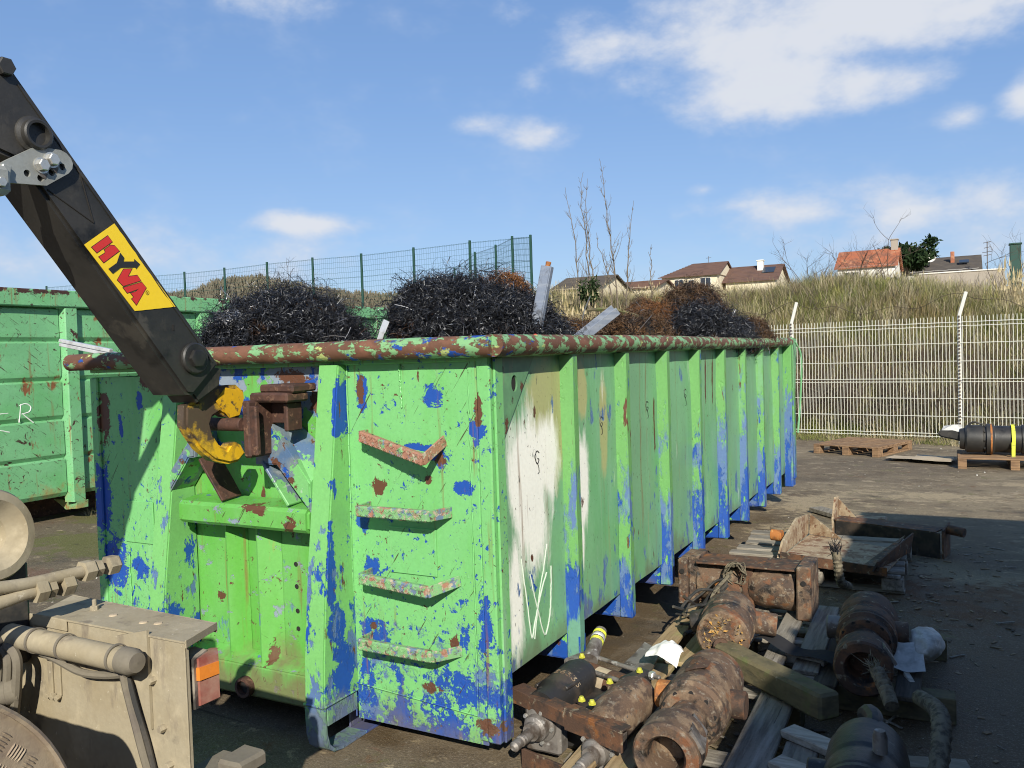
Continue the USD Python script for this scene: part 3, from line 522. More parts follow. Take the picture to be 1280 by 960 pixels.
def twig_bush(rng, n, h, spread, r0=.006, forks=2, bend=.25, up=.8):
    m = M()
    def grow(o, d, L, r, lev):
        k = 5; p = [o]; dd = d / np.linalg.norm(d)
        for _ in range(k):
            dd = dd + rng.normal(0, bend, 3) * .35 + np.array([0, 0, .05 * up]); dd /= np.linalg.norm(dd); p.append(p[-1] + dd * L / k)
        m.add(tube(p, np.linspace(r, r * .45, k + 1), 4, cap=False))
        if lev:
            for _ in range(rng.integers(2, 5)):
                i = rng.integers(1, k + 1); nd = dd + rng.normal(0, .55, 3); nd[2] = abs(nd[2]) * .8 + .1; grow(p[i], nd, L * rng.uniform(.35, .65), r * .55, lev - 1)
    for _ in range(n):
        a = rng.uniform(0, 6.28); d = np.array([math.cos(a) * spread, math.sin(a) * spread, 1.0]); grow(np.array([rng.normal(0, .08), rng.normal(0, .08), -.05]), d, h * rng.uniform(.6, 1.0), r0, forks)
    return m
br = np.random.default_rng(5)
bp = [twig_bush(br, 5, .8, .8), twig_bush(br, 6, .55, 1.2), twig_bush(br, 4, 1.0, .6)]
x, y = scatter(4600, -14, 6, 11, 24, br, keep=lambda x, y: (y - fence_y(x) < 4.8) | (br.uniform(0, 1, len(x)) < .16))
instancer('dead_brush', bp, ['twig_dark', 'bark', 'twig_dark'], np.stack([x, y, land(x, y)], 1), br.choice(3, len(x)), br.uniform(0, 6.28, len(x)), br.uniform(.5, 1.15, len(x)),
          label='tangled dead brambles and twigs at the foot of the embankment', cat='brush')
lt = tuft(16, .10, .10, .9, .006, rg)
gx = np.concatenate([rg.uniform(-6.9, -3.6, 900), rg.uniform(-2.5, 4, 500)]); gy = np.concatenate([2.2 + .12 * (gx[:900] + 6.9) + np.abs(rg.normal(0, .35, 900)) * np.where(rg.uniform(0, 1, 900) < .5, 1, -.3) + 1.2, fence_y(gx[900:]) + rg.uniform(-.25, .5, 500)])
instancer('weeds', [lt, tuft(14, .16, .1, .8, .005, rg)], ['grass_green', 'grass_dry'], np.stack([gx, gy, 0 * gx], 1), rg.choice(2, len(gx)), rg.uniform(0, 6.28, len(gx)), rg.uniform(.6, 1.3, len(gx)),
          label='low weeds along the edges of the yard', cat='weeds')
# grit and litter lying on the yard
def pebble(rng, k): 
    m = trimesh.creation.icosphere(subdivisions=1, radius=1.0); v = m.vertices * (1, rng.uniform(.6, 1), rng.uniform(.35, .6)); return disp((v, m.faces), .25, 1.3, k)
gp = [pebble(rg, 3), pebble(rg, 9)]
n = 2600; gx, gy = rg.uniform(-5, 4.5, n), rg.uniform(-1.5, 12.3, n); ok = ((gx > .02) | (gx < -2.4) | (gy < -.1)) & (gy < fence_y(gx)); gx, gy = gx[ok], gy[ok]
look('grit', (.15, .12, .085), [('n', (.30, .27, .22), 1.7, .55, .05, {}), ('n', (.05, .045, .04), 2.6, .6, .05, {})], rough=.9, bump=.2)
look('litter_white', (.62, .60, .54), rough=.7, bump=.2)
instancer('grit', gp, ['grit', 'litter_white'], np.stack([gx, gy, 0 * gx + .002], 1), (rg.uniform(0, 1, len(gx)) < .07).astype(int), rg.uniform(0, 6.28, len(gx)), rg.lognormal(-5.25, .5, len(gx)), label='loose grit and bits of litter strewn over the yard', cat='grit')

# ------------------------------------------------------------------ fences
def white_fence():
    t = thing('mesh_fence', 'cream white welded wire fence with angled post tops at the foot of the embankment', 'fence', (0, 12.27, 0))
    d = np.array([1, -.19, 0]); d /= np.linalg.norm(d); P0 = np.array([-1.06, 12.47, 0]); sp = np.linalg.norm([2.58, .49])
    nrm = np.array([-d[1], d[0], 0])
    for k in range(-4, 3):
        a = P0 + d * sp * k
        ph = 2.0
        m = J(beam(a + (0, 0, -.05), a + (0, 0, ph), .052, .042, up=nrm, c=.006))
        tip = a + (0, 0, ph) + d * .10 + (0, 0, .36)
        m.add(beam(a + (0, 0, ph - .004), tip, .048, .036, up=nrm, c=.006))
        post = obj('post', m, 'fence_white', t)
        hm = M()
        for z in np.arange(.1, ph - .02, .055): hm.add(box(a + (-.012, -.0225, z) - nrm * 0.02, a + (.012, .004, z + .028) - nrm * .02, .001))
        obj('slots', hm, 'twig_dark', post, smooth=False, kind='stuff')
        if k == 2: break
        b = a + d * sp; m = M(); e = np.array([0, 0, 1.0])
        za, zb_ = .10, 1.96
        for s in np.arange(.05, sp - .03, .052):
            p = a + d * s - nrm * .03; m.add(beam(p + e * za, p + e * (zb_ + .03), .0068, .0068, c=.001))
        for z in (.12, .17, .44, .72, .98, 1.03, 1.30, 1.58, 1.84, 1.90):
            off = .022 if z in (.17, 1.03, 1.90) else 0
            p = a - nrm * (.037 + off); m.add(beam(p + e * z + d * .03, p + e * z + d * (sp - .03), .0095, .0085, c=.001))
        obj('mesh_panel', m, 'fence_cream', t, smooth=False)
    # strands of wire strung between the post tops, sagging
    rr = np.random.default_rng(3)
    for k in range(-1, 2):
        a, b = P0 + d * sp * k + d * .1 + (0, 0, 2.34), P0 + d * sp * (k + 1) + d * .1 + (0, 0, 2.34)
        u = np.linspace(0, 1, 24); pts = a + (b - a) * u[:, None]; pts[:, 2] -= .30 * np.sin(np.pi * u) * rr.uniform(.5, 1.2) + .05 * np.sin(u * 19 + k); pts += nrm * .08 * np.sin(u * 13)[:, None]
        obj('wire', tube(pts, .004, 4), 'twig_dark', t)
white_fence()
def green_fence():
    t = thing('mesh_fence', 'dark green welded mesh fence turning a corner on the embankment skyline', 'fence', (-11.4, 23.1, 3.4))
    ps = [(-11.41 - 2.41 * k, 23.09) for k in range(12)]
    back = [(-11.41, 23.09), (-13.13, 25.0), (-14.95, 27.0), (-17.1, 29.0), (-19.35, 30.9)]
    ztop = 5.66
    def run(p, tops):
        for k, (x, y) in enumerate(p):
            z = tops[k]
            if not (p is back and k == 0): obj('post', beam((x, y, z - 2.3), (x, y, z), .075, .075, up=(0, 1, 0), c=.008), 'fence_green', t)
            if k + 1 == len(p): break
            a, b = np.array([x, y, 0.]), np.array([*p[k + 1], 0.]); m = M(); L = np.linalg.norm(b - a); d = (b - a) / L; za, zb2 = z, tops[k + 1]
            for s in np.arange(.06, L, .10):
                q_ = a + d * s; zt = za + (zb2 - za) * s / L - .06; m.add(beam(q_ + (0, 0, zt - 2.0), q_ + (0, 0, zt), .0045, .0045, c=.0008))
            for h in np.arange(.02, 2.0, .2):
                for o in ((0, .02) if abs((h / .2) % 4 - .1) < .2 else (0,)):
                    m.add(beam(a + (0, 0, za - .06 - h - o), b + (0, 0, zb2 - .06 - h - o), .0068, .0068, c=.001))
            obj('mesh_panel', m, 'fence_green', t, smooth=False)
    run(ps, [ztop + .03 * math.sin(k * 1.7) for k in range(len(ps))])
    run(back, [ztop, 5.98, 6.02, 6.10, 5.72])
green_fence()

# ------------------------------------------------------------------ houses on the rise
def window(t, x, y, z, w, h):
    f = obj('window', J(box((x - w / 2 - .07, y - .05, z - .07), (x + w / 2 + .07, y + .05, z + h + .07), .02)), 'wall_white', t)
    obj('pane', J(box((x - w / 2, y - .09, z), (x - .04, y - .05, z + h), .01), box((x + .04, y - .09, z), (x + w / 2, y - .05, z + h), .01)), 'glass_dark', f)
def house(label, x0, x1, y0, dep, zg, ze, zr, wall, roof, wins=(), hip=0.0, over=.35, gable_side=True, rows=12):
    """long side towards the yard; roof with tile courses"""
    t = thing('house', label, 'house', ((x0 + x1) / 2, y0 + dep / 2, zg))
    y1, ym = y0 + dep, y0 + dep / 2
    obj('wall', J(box((x0, y0, zg), (x1, y1, ze), .03), prism([(y0, ze - .02), (y1, ze - .02), (ym, zr - .12)], x0 + .01 + hip * .98, x1 - .01, 0)), wall, t)
    m = M()
    for k in range(rows):           # courses, each proud of the one above
        for s in (0, 1):
            a, b = k / rows, (k + 1) / rows
            def P(u, x): yy = (y0 - over) + (ym - y0 + over) * u if s == 0 else (y1 + over) - (y1 - ym + over) * u; return yy, ze - .15 + (zr - ze + .15) * u
            (ya, za), (yb, zb2) = P(a, 0), P(b, 0)
            xa0, xb0 = x0 - over + hip * a, x0 - over + hip * b
            v = [(xa0, ya, za + .09), (x1 + over, ya, za + .09), (x1 + over, yb, zb2 + .03), (xb0, yb, zb2 + .03), (xa0, ya, za), (x1 + over, ya, za), (x1 + over, yb, zb2 - .08), (xb0, yb, zb2 - .08)]
            m.add(hullof(v))
    r = obj('roof', m, roof, t, smooth=False)
    for (wx, wz, ww, wh) in wins: window(t, wx, y0, wz, ww, wh)
    return t, r, (y0, y1, ym)
t, r, Y = house('cream house with a hipped brown roof and three windows, left of its attached wing', -28.6, -22.3, 90, 7.5, 5.5, 9.75, 11.35, 'wall_cream', 'roof_brown', [(-26.6, 8.35, .9, .95), (-25.2, 8.5, .5, .7), (-23.6, 8.3, 1.1, 1.05)], hip=3.0)
obj('antenna', J(tube([(-24.2, 93.7, 11.2), (-24.2, 93.7, 12.1)], .03, 5), tube([(-24.5, 93.7, 11.9), (-23.9, 93.7, 11.9)], .02, 5)), 'twig_dark', t)
obj('gable', prism([(90.0, 9.7), (97.5, 9.7), (93.75, 11.2)], -22.28, -22.18, 0), 'wall_cream', t)
t, r, Y = house('brown roofed wing with a solar panel and white gable, right of the cream house', -21.9, -16.5, 92, 7.0, 5.5, 8.9, 10.75, 'wall_cream', 'roof_brown')
obj('chimney', J(box((-18.9, 94.2, 10.0), (-18.25, 94.9, 11.15), .04), box((-18.97, 94.13, 11.15), (-18.18, 94.97, 11.28), .03)), 'wall_white', r)
sp0, sp1 = 92 - .35, 95.5
def rp(u, x): return (x, sp0 + (sp1 - sp0) * u, 8.75 + 2.0 * u + .13)
obj('solar_panel', hullof([rp(.42, -18.2), rp(.42, -16.9), rp(.75, -16.9), rp(.75, -18.2)] + [tuple(np.array(rp(u, x)) + (0, -.03, .06)) for u, x in ((.42, -18.2), (.42, -16.9), (.75, -16.9), (.75, -18.2))]), 'glass_dark', r)
t, r, Y = house('white house with a bright orange red tiled roof in front of a dark evergreen', -6.2, -2.55, 60, 5.5, 4.3, 6.9, 8.2, 'wall_white', 'roof_orange', [(-5.3, 5.6, .8, .9)], over=.2)
obj('chimney', J(box((-2.95, 62.3, 7.9), (-2.5, 62.9, 8.75), .03), box((-3.0, 62.25, 8.75), (-2.45, 62.95, 8.83), .02)), 'stone_grey', r)
t, r, Y = house('long low house with a dark brown roof, two chimneys and a satellite dish', -3.4, 2.6, 75, 8, 5.0, 7.35, 8.72, 'wall_white', 'roof_dark', over=.25)
obj('chimney', J(box((-1.55, 76.2, 7.9), (-.95, 76.8, 9.05), .03)), 'stone_grey', r)
obj('chimney', J(box((.55, 77.0, 8.0), (.85, 77.4, 9.0), .03)), 'roof_orange', r)
obj('satellite_dish', lathe([(.02, 0), (.3, .06), (.42, .16), (.42, .18), (.28, .09), (.02, .04)], (-.85, 75.9, 8.45), (-.2, -1, .4), 18), 'wall_white', t)
obj('skylight', hullof([(1.2, 76.0, 7.9), (1.9, 76.0, 7.9), (1.9, 76.6, 8.15), (1.2, 76.6, 8.15), (1.2, 75.96, 7.98), (1.9, 75.96, 7.98), (1.9, 76.56, 8.23), (1.2, 76.56, 8.23)]), 'glass_dark', r)
t = thing('garden_wall', 'pale garden wall in front of the long dark roofed house', 'wall', (0, 70, 5.2))
obj('wall', box((-1.9, 70, 5.0), (4.2, 70.25, 6.75), .03), 'stone_grey', t); obj('coping', box((-2.0, 69.93, 6.752), (4.3, 70.32, 6.85), .02), 'wall_white', t)
t, r, Y = house('pale house with a dark slate roof, half hidden behind the bare saplings', -28.2, -24.1, 60, 7.5, 4.5, 6.75, 7.95, 'wall_cream', 'roof_dark', over=.25)
t, r, Y = house('low brown roofed house seen between the saplings and the cream house', -28.2, -23.2, 71, 7, 4.5, 7.35, 8.15, 'wall_cream', 'roof_brown', over=.3)
t = thing('utility_cabinet', 'tall dark green cabinet on the rise at the right edge of the picture', 'cabinet', (4.35, 60, 4.8))
obj('body', box((4.13, 59.7, 4.6), (4.75, 60.4, 7.55), .03), 'fence_green', t); obj('cap', box((4.08, 59.65, 7.552), (4.8, 60.45, 7.65), .02), 'fence_green', t)
t = thing('antenna_mast', 'thin antenna mast with crossbars beside the long dark roof', 'antenna', (3.15, 73, 5))
obj('mast', tube([(3.15, 73, 4.9), (3.15, 73, 9.2)], .035, 6), 'twig_dark', t)
for z, w in ((9.1, .28), (8.7, .22), (8.35, .34), (8.1, .26)): obj('crossbar', tube([(3.15 - w, 73, z), (3.15 + w, 73, z + .08)], .022, 5), 'twig_dark', t)

# wooded hill on the left skyline: crowns heaped over a ridge
def hill():
    """a ridge thick with leafless crowns: thousands of small upright twig sheaves over a smooth core"""
    rr = np.random.default_rng(8); prof = lambda x: 13.6 + 6.0 * np.exp(-((x + 150) / 24) ** 2) + 5.0 * np.exp(-((x + 205) / 40) ** 2) + 1.0 * nz(np.stack([x, 0 * x, 0 * x], 1), .10, 3) + .8 * nz(np.stack([x, 0 * x, 0 * x], 1), .33, 4)
    n = 26000; x = rr.uniform(-290, -100, n); k = rr.uniform(0, 1, n) ** 1.6; z = prof(x) - 6.5 * k; y = 150 - 5 * k + rr.normal(0, .8, n)
    a = rr.normal(0, .45, n); L = rr.uniform(.6, 1.8, n); w = rr.uniform(.05, .22, n); d = np.stack([np.sin(a), 0 * a, np.cos(a)], 1); sd = np.stack([np.cos(a), rr.normal(0, .4, n), -np.sin(a)], 1)
    p = np.stack([x, y, z], 1); V = np.stack([p - sd * w[:, None], p + sd * w[:, None], p + d * L[:, None] + sd * w[:, None] * .5, p + d * L[:, None] - sd * w[:, None] * .5], 1).reshape(-1, 3)
    m = M().add((V, np.arange(4 * n).reshape(n, 4))); xs = np.linspace(-300, -92, 90)
    m.add(prism([(-300, 0)] + [(-92, 0)] + [(float(q), float(h) - .9) for q, h in zip(xs[::-1], prof(xs[::-1]))], 150.5, 170, 1)); return m
obj('wooded_hill', hill(), 'hill_wood', smooth=False, kind='structure')

# ------------------------------------------------------------------ trees and shrubs
def sapling(label, x, y, stems, seed):
    rr = np.random.default_rng(seed); z0 = float(land([x], [y])[0]); t = thing('sapling', label, 'tree', (x, y, z0), 'bare saplings on the embankment' if False else None)
    tr, cr = M(), M()
    for (dx, top, lean) in stems:
        k = 14; u = np.linspace(0, 1, k); b = np.array([x + dx * .35, y + rr.uniform(-.1, .1), z0 - .1]); e = np.array([x + dx + lean, y + rr.uniform(-.3, .3), top])
        p = b + (e - b) * u[:, None]; p[:, 0] += .06 * np.sin(u * 5 + dx * 3) + .02 * rr.normal(0, 1, k); p[:, 1] += .04 * rr.normal(0, 1, k)
        r = np.linspace(.027, .005, k); tr.add(tube(p, r, 6))
        for i in range(3, k - 1):
            for _ in range(rr.integers(1, 4)):
                a = rr.uniform(0, 6.28); L = (top - z0) * rr.uniform(.08, .24) * (1.15 - u[i]); d = np.array([math.cos(a) * .75, math.sin(a) * .75, rr.uniform(.5, 1.1)]); kk = 6; pp = [p[i]]
                for j in range(kk): d = d + rr.normal(0, .10, 3) + (0, 0, .16); d /= np.linalg.norm(d); pp.append(pp[-1] + d * L / kk)
                cr.add(tube(pp, np.linspace(r[i] * .45 + .002, .003, kk + 1), 5, cap=False))
                for _ in range(3):
                    j = rr.integers(1, kk); d2 = d + rr.normal(0, .6, 3); d2 /= np.linalg.norm(d2); q0 = pp[j]; cr.add(tube([q0, q0 + d2 * L * .16, q0 + (d2 + (0, 0, .3)) * L * .3], [.004, .003, .002], 4, cap=False))
    obj('trunk', tr, 'bark', t); obj('crown', cr, 'bark', t)
sapling('bare sapling with several straight stems, left of two behind the skip', -8.65, 21.5, [(-.55, 6.75, -.15), (.12, 7.25, -.35), (.30, 6.95, -.25), (.75, 5.0, .2)], 4)
sapling('tallest bare sapling with forked side branches, right of two behind the skip', -7.75, 21.5, [(0, 7.45, -.3), (.5, 6.1, .15), (-.3, 5.3, -.35)], 9)
sapling('slim dry stalk standing right of the bare saplings', -7.15, 22.5, [(.1, 4.9, .1)], 15)
def leafy(label, x, y, z, rx, ry, rz, n, leaf, seed, mat='leaf_dark', name='shrub', cat='shrub', needle=False):
    rr = np.random.default_rng(seed); t = thing(name, label, cat, (x, y, z))
    st = M()
    for k in range(5): a = rr.uniform(0, 6.28); st.add(tube([(x, y, z - .2), (x + .2 * rx * math.cos(a), y + .2 * ry * math.sin(a), z + rz * .6), (x + .6 * rx * math.cos(a), y + .6 * ry * math.sin(a), z + rz * rr.uniform(1, 1.7))], [.05 * rx, .03 * rx, .008 * rx], 5))
    obj('trunk', st, 'bark', t)
    m = M(); V, F = [], []
    cl = [(rr.normal(0, .42, 3) * (rx, ry, rz * .8) + (x, y, z + rz), rr.uniform(.22, .45)) for _ in range(26)]
    for i in range(n):
        c, s = cl[rr.integers(len(cl))]; d = rr.normal(0, 1, 3); d /= np.linalg.norm(d); p = c + d * s * np.array([rx, ry, rz]) * rr.uniform(.4, 1.05)
        a, b = rr.normal(0, 1, 3), rr.normal(0, 1, 3); a /= np.linalg.norm(a); b -= a * (a @ b); b /= np.linalg.norm(b); l = leaf * rr.uniform(.6, 1.4); w = l * (.22 if needle else .5)
        V += [p, p + a * l * .5 + b * w, p + a * l, p + a * l * .5 - b * w]; F.append((4 * i, 4 * i + 1, 4 * i + 2, 4 * i + 3))
    obj('crown', (np.array(V), np.array(F)), mat, t, smooth=False)
leafy('dark evergreen tree rising behind the orange red roof', -2.4, 70, 6.9, 2.5, 1.8, 1.35, 5200, .36, 21, name='evergreen_tree', cat='tree', needle=True)
leafy('small dark evergreen shrub at the foot of the bare saplings', -8.35, 20.8, 2.9, .30, .30, .48, 800, .11, 22, needle=True)
leafy('green bush on the embankment crest below the dark roofed house', -.55, 23.5, 2.85, .55, .4, .3, 900, .14, 25, mat='grass_green')
def bare_bush(label, x, y, h, n, seed, r0=.012, spread=.9, mat='twig_dark', z=None):
    m = twig_bush(np.random.default_rng(seed), n, h, spread, r0, 3); z = float(land([x], [y])[0]) if z is None else z; v, f = m.mesh()
    t = thing('bare_bush', label, 'bush', (x, y, z)); obj('branches', (v + (x, y, z), f), mat, t)
bare_bush('bare grey bush left of the orange roofed house', -2.6, 24.5, 1.5, 7, 31)
bare_bush('brown leafless bush hiding the wall of the orange roofed house', -1.3, 24.3, 1.5, 9, 32, spread=1.0)
bare_bush('two long bare shoots rising above the orange roof ridge', -.30, 24.0, 2.3, 2, 33, spread=.12, r0=.014)
bare_bush('bare bush showing above the rail of the left container', -22.2, 23, 2.6, 7, 34, z=2.8, r0=.02)
bare_bush('dry weed stalks standing at the right end of the embankment crest', 2.5, 22.5, 1.7, 4, 36, spread=.4)
bare_bush('low grey brush showing between the two swarf heaps', -15.5, 21.5, 1.6, 9, 37)

# chips, bark and scraps around the pallets
cr = np.random.default_rng(19)
def flake(L, w, h):
    m = box((-L, -w, 0), (L, w, h), .001); return disp(fine(m, L), L * .12, 40)
n = 1500; fx, fy = cr.normal(.7, .75, n), cr.uniform(-.6, 4.9, n); ok = (fx > .05) & (fx < 2.6); fx, fy = fx[ok], fy[ok]
look('chip_brown', (.20, .14, .08), [('n', (.34, .27, .17), 3, .55, .06, {}), ('n', (.06, .045, .03), 4, .56, .06, {})], rough=.9, bump=.1)
instancer('wood_chips', [flake(.018, .005, .003), flake(.010, .007, .002), flake(.035, .004, .004)], ['chip_brown', 'chip_brown', 'wood_grey'], np.stack([fx, fy, 0 * fx + .004], 1), cr.choice(3, len(fx), p=[.45, .4, .15]), cr.uniform(0, 6.28, len(fx)), cr.uniform(.5, 1.6, len(fx)), label='splinters, bark and scraps scattered round the pallets', cat='debris')

rr = np.random.default_rng(23)
for k in range(9):
    x0 = -2.2 + .62 * k + rr.uniform(-.2, .2); y0 = float(fence_y(x0)) + rr.uniform(.7, 1.9); a = rr.uniform(-.5, .5) + (math.pi if k % 2 else 0); Ln = rr.uniform(.9, 2.0); p = []
    for u in np.linspace(0, 1, 9): xx, yy = x0 + math.cos(a) * Ln * (u - .5), y0 + .35 * math.sin(a * 3) * (u - .5); p.append((xx, yy, float(land([xx], [yy])[0]) + .10 + .38 * u + .04 * rr.normal()))
    t = thing('dead_branch', 'dead branch lying aslant on the bank behind the wire fence', 'branch', p[0]); obj('branch', tube(curve(p, 3), np.linspace(.018, .005, 25), 5), 'bark' if k % 3 else 'rope_tan', t)
# ------------------------------------------------------------------ the front container
W, L, TOP = 2.35, 6.0, 1.62
def sag(m):
    """the front left end of the rim hangs a little"""
    v, f = (m.vertices, m.faces) if hasattr(m, 'vertices') else m if not isinstance(m, M) else m.mesh(); v = np.array(v, float)
    v[:, 2] -= .008 * np.clip((-1.2 - v[:, 0]) / 1.2, 0, 1) * np.clip(1 - v[:, 1] / 5, 0, 1); return (v, f)
def dents(m, amp, s, ax, seed=0, lo=.06):
    """sheet metal pushed in and out along one axis"""
    m = fine(m, lo); v = np.array(m.vertices); v[:, ax] += amp * nz(v, s, seed) + .4 * amp * nz(v, s * 2.7, seed + 1); return (v, np.array(m.faces))
bin_ = thing('roll_off_container', 'battered green open top container with blue showing through its peeling paint', 'container', (-W / 2, L / 2, 0))
# walls
obj('front_panel', dents(box((-.70, .0, .09), (-.06, .008, TOP), .001), .004, 3.2, 1, 2, .04), 'paint_front', bin_, label='front panel right of the post, with four rungs, blue patches and rust')
obj('front_panel', dents(box((-2.345, .0, .10), (-1.745, .008, TOP - .05), .001), .004, 3.2, 1, 4, .04), 'paint_front', bin_, label='front panel left of the hook bay, lower part worn to blue')
obj('bay_panel', dents(box((-1.66, .012, .12), (-.79, .020, TOP), .001), .003, 3, 1, 6, .04), 'paint_recess', bin_, label='bright green panel at the back of the hook bay')
# pressed patches and weld seams on the front
obj('patch_plate', box((-2.14, -.006, .74), (-1.93, .001, .95), .002), 'paint_front', bin_)
obj('patch_plate', box((-.50, -.005, .74), (-.27, .001, .93), .002), 'paint_front', bin_)
for (a, b) in (((-.69, 1.60), (-.705, .1)), ((-.095, 1.58), (-.10, .2)), ((-.055, 1.58), (-.055, .14)), ((-.70, .245), (-.10, .205)), ((-.42, 1.6), (-.415, 1.42)), ((-1.80, 1.2), (-1.80, .3)), ((-2.12, .72), (-2.12, .2))):
    k = 40; u = np.linspace(0, 1, k); obj('weld_seam', tube(np.stack([a[0] + (b[0] - a[0]) * u + .002 * RNG.normal(0, 1, k), np.full(k, -.003), a[1] + (b[1] - a[1]) * u], 1), .0035, 5), 'paint_front', bin_)
bays = [k * L / 9 for k in range(10)]; AMP = [.006, .008, .013, .016, .012, .015, .011, .014, .012]
for k in range(9):
    obj('side_panel', dents(box((-.010, bays[k] + (.05 if k == 0 else 0), .356), (-.002, bays[k + 1] - .001, TOP), .001), AMP[k], 1.9, 0, 10 + k, .06), 'paint_side', bin_,
        label={0: 'side panel sprayed white, with a scratched letter mark', 1: 'side panel with a white sprayed streak'}.get(k))
obj('side_panel', box((-W, .0, .356), (-W + .008, L, TOP - .05), .001), 'paint_front', bin_, label='side panel on the hidden left side')
obj('rear_door', box((-W + .01, L - .06, .2), (-.012, L - .02, TOP), .003), 'paint_side', bin_)
obj('floor', box((-W + .01, .03, .345), (-.012, L - .07, .365), .002), 'bail_rust', bin_)
# low sill of the side and folded corner post
obj('corner_post', J(box((-.055, -.014, .11), (.004, .05, TOP), .006), box((-.095, -.007, .11), (-.057, .012, TOP), .005), box((.005, .012, .112), (.016, .075, TOP - .01), .004)), 'paint_front', bin_)
obj('corner_post', J(box((-W - .006, -.012, .10), (-W + .05, .04, TOP - .05), .006)), 'paint_front', bin_)
# rim tube all round, with dents
r_, zc = .043, 1.6545
rim = lambda pts, n=14: disp(sag(fine(tube(curve(pts, 16), r_, n), .08)), .004, 7, 3)
obj('rim_front', rim([(-W - .10, -.05, zc), (-1.6, -.05, zc), (-.8, -.053, zc), (.045, -.05, zc)]), 'paint_rim', bin_)
obj('rim_side', rim([(.05, -.062, zc), (.05, 2, zc + .004), (.05, 4, zc - .004), (.05, L - .06, zc)]), 'paint_rim', bin_)
obj('rim_side', rim([(-W - .05, .0, zc), (-W - .05, 3, zc), (-W - .05, L, zc)]), 'paint_rim', bin_)
obj('rim_rear', rim([(-W - .05, L, zc), (-1.2, L, zc), (.05, L, zc)]), 'paint_rim', bin_)
obj('rim_backing', sag(box((-W, -.012, 1.60), (.0, .03, 1.66), .004)), 'paint_front', bin_); obj('rim_backing', box((-.02, .03, 1.612), (.02, L - .05, 1.66), .004), 'paint_side', bin_)
# ribs, each with its foot under the floor
for k in range(1, 9):
    y = bays[k]; rr = .004 * math.sin(k * 5.1)
    prof = [(0.0, y - .042), (.054 + rr, y - .031), (.062 + rr, y - .024), (.062 + rr, y + .024), (.054 + rr, y + .031), (0.0, y + .042)]
    m = prism(prof, .237, 1.612, 2)
    obj('rib', dents(m, .0035, 4, 0, 30 + k, .07), 'paint_rib', bin_)
    foot = obj('foot', J(prism([(.060, .236), (.060, .34), (-.01, .352), (-.45, .345), (-.45, .30), (-.34, .236)], y - .031, y - .025, 1), prism([(.060, .236), (.060, .34), (-.01, .352), (-.45, .345), (-.45, .30), (-.34, .236)], y + .025, y + .031, 1),
                         box((-.34, y - .025, .228), (.059, y + .025, .236), .002)), 'paint_foot', bin_)
y = L
obj('rear_post', J(box((.001, L - .16, .22), (.085, L - .02, TOP + .04), .008), box((.086, L - .14, .30), (.10, L - .04, 1.2), .004)), 'paint_rib', bin_)
obj('rear_post', prism([(L - .06, 1.70), (L + .16, 1.68), (L + .02, 1.15), (L - .06, 1.05)], .06, .09, 0), 'paint_side', bin_, label='bent green plate at the rear upper corner')
obj('latch_rod', tube(curve([(.12, L - .10, 1.66), (.16, L - .02, 1.5), (.14, L + .02, 1.1), (.12, L - .05, .75)]), .010, 6), 'paint_side', bin_)
# corner gusset plate with a hole
hole = [(.175 + .026 * math.cos(a), 1.505 + .034 * math.sin(a)) for a in np.linspace(0, 2 * math.pi, 18, endpoint=False)]
obj('corner_plate', prism([(.075, 1.615), (.36, 1.615), (.075, 1.29)], .004, .012, 0, holes=[hole]), 'paint_plate', bin_)
obj('corner_hole', prism([(.175 + .03 * math.cos(a), 1.505 + .036 * math.sin(a)) for a in np.linspace(0, 2 * math.pi, 18, endpoint=False)], .0005, .003, 0), 'swarf_core', bin_)
# upright posts that carry the hook bay, running down into the skids
for x0, x1 in ((-.805, -.70), (-1.75, -1.645)):
    prof = [(.01, 1.60), (-.050, 1.60), (-.075, 1.42), (-.125, 1.06), (-.185, .62), (-.205, .40), (-.215, .21), (.01, .21)]
    obj('post', dents(prism(prof, x0, x1, 0, c=.006), .003, 5, 0, 40, .05), 'paint_post', bin_)
    obj('weld_seam', tube([(x1 + .001, .0, .215), (x1 + .001, -.205, .215), (x0, -.216, .215)], .006, 6), 'paint_post', bin_)
    arc = [(-.215, .205), (-.21, .09), (-.195, .04), (-.16, .012), (-.10, .0), (.05, .0), (.05, .012), (-.10, .013), (-.155, .025), (-.18, .05), (-.195, .10), (-.20, .205)]
    obj('skid_shoe', J(prism(arc, x0, x1, 0, c=.003), box((x0 + .004, -.2, .10), (x0 + .012, .05, .205), .002), box((x0 + .02, -.192, .13), (x1 - .001, .0, .205), .002)), 'paint_post', bin_)
    obj('skid', J(box((x0, .051, .0), (x1, L - .3, .012), .002), box((x0 + .008, .051, .012), (x0 + .018, L - .3, .22), .002), box((x0, .051, .222), (x1, L - .3, .232), .002)), 'paint_foot', bin_)
for y in np.arange(.6, L, .667): obj('cross_member', box((-W + .1, y - .02, .235), (-.46, y + .02, .343), .003), 'paint_foot', bin_)
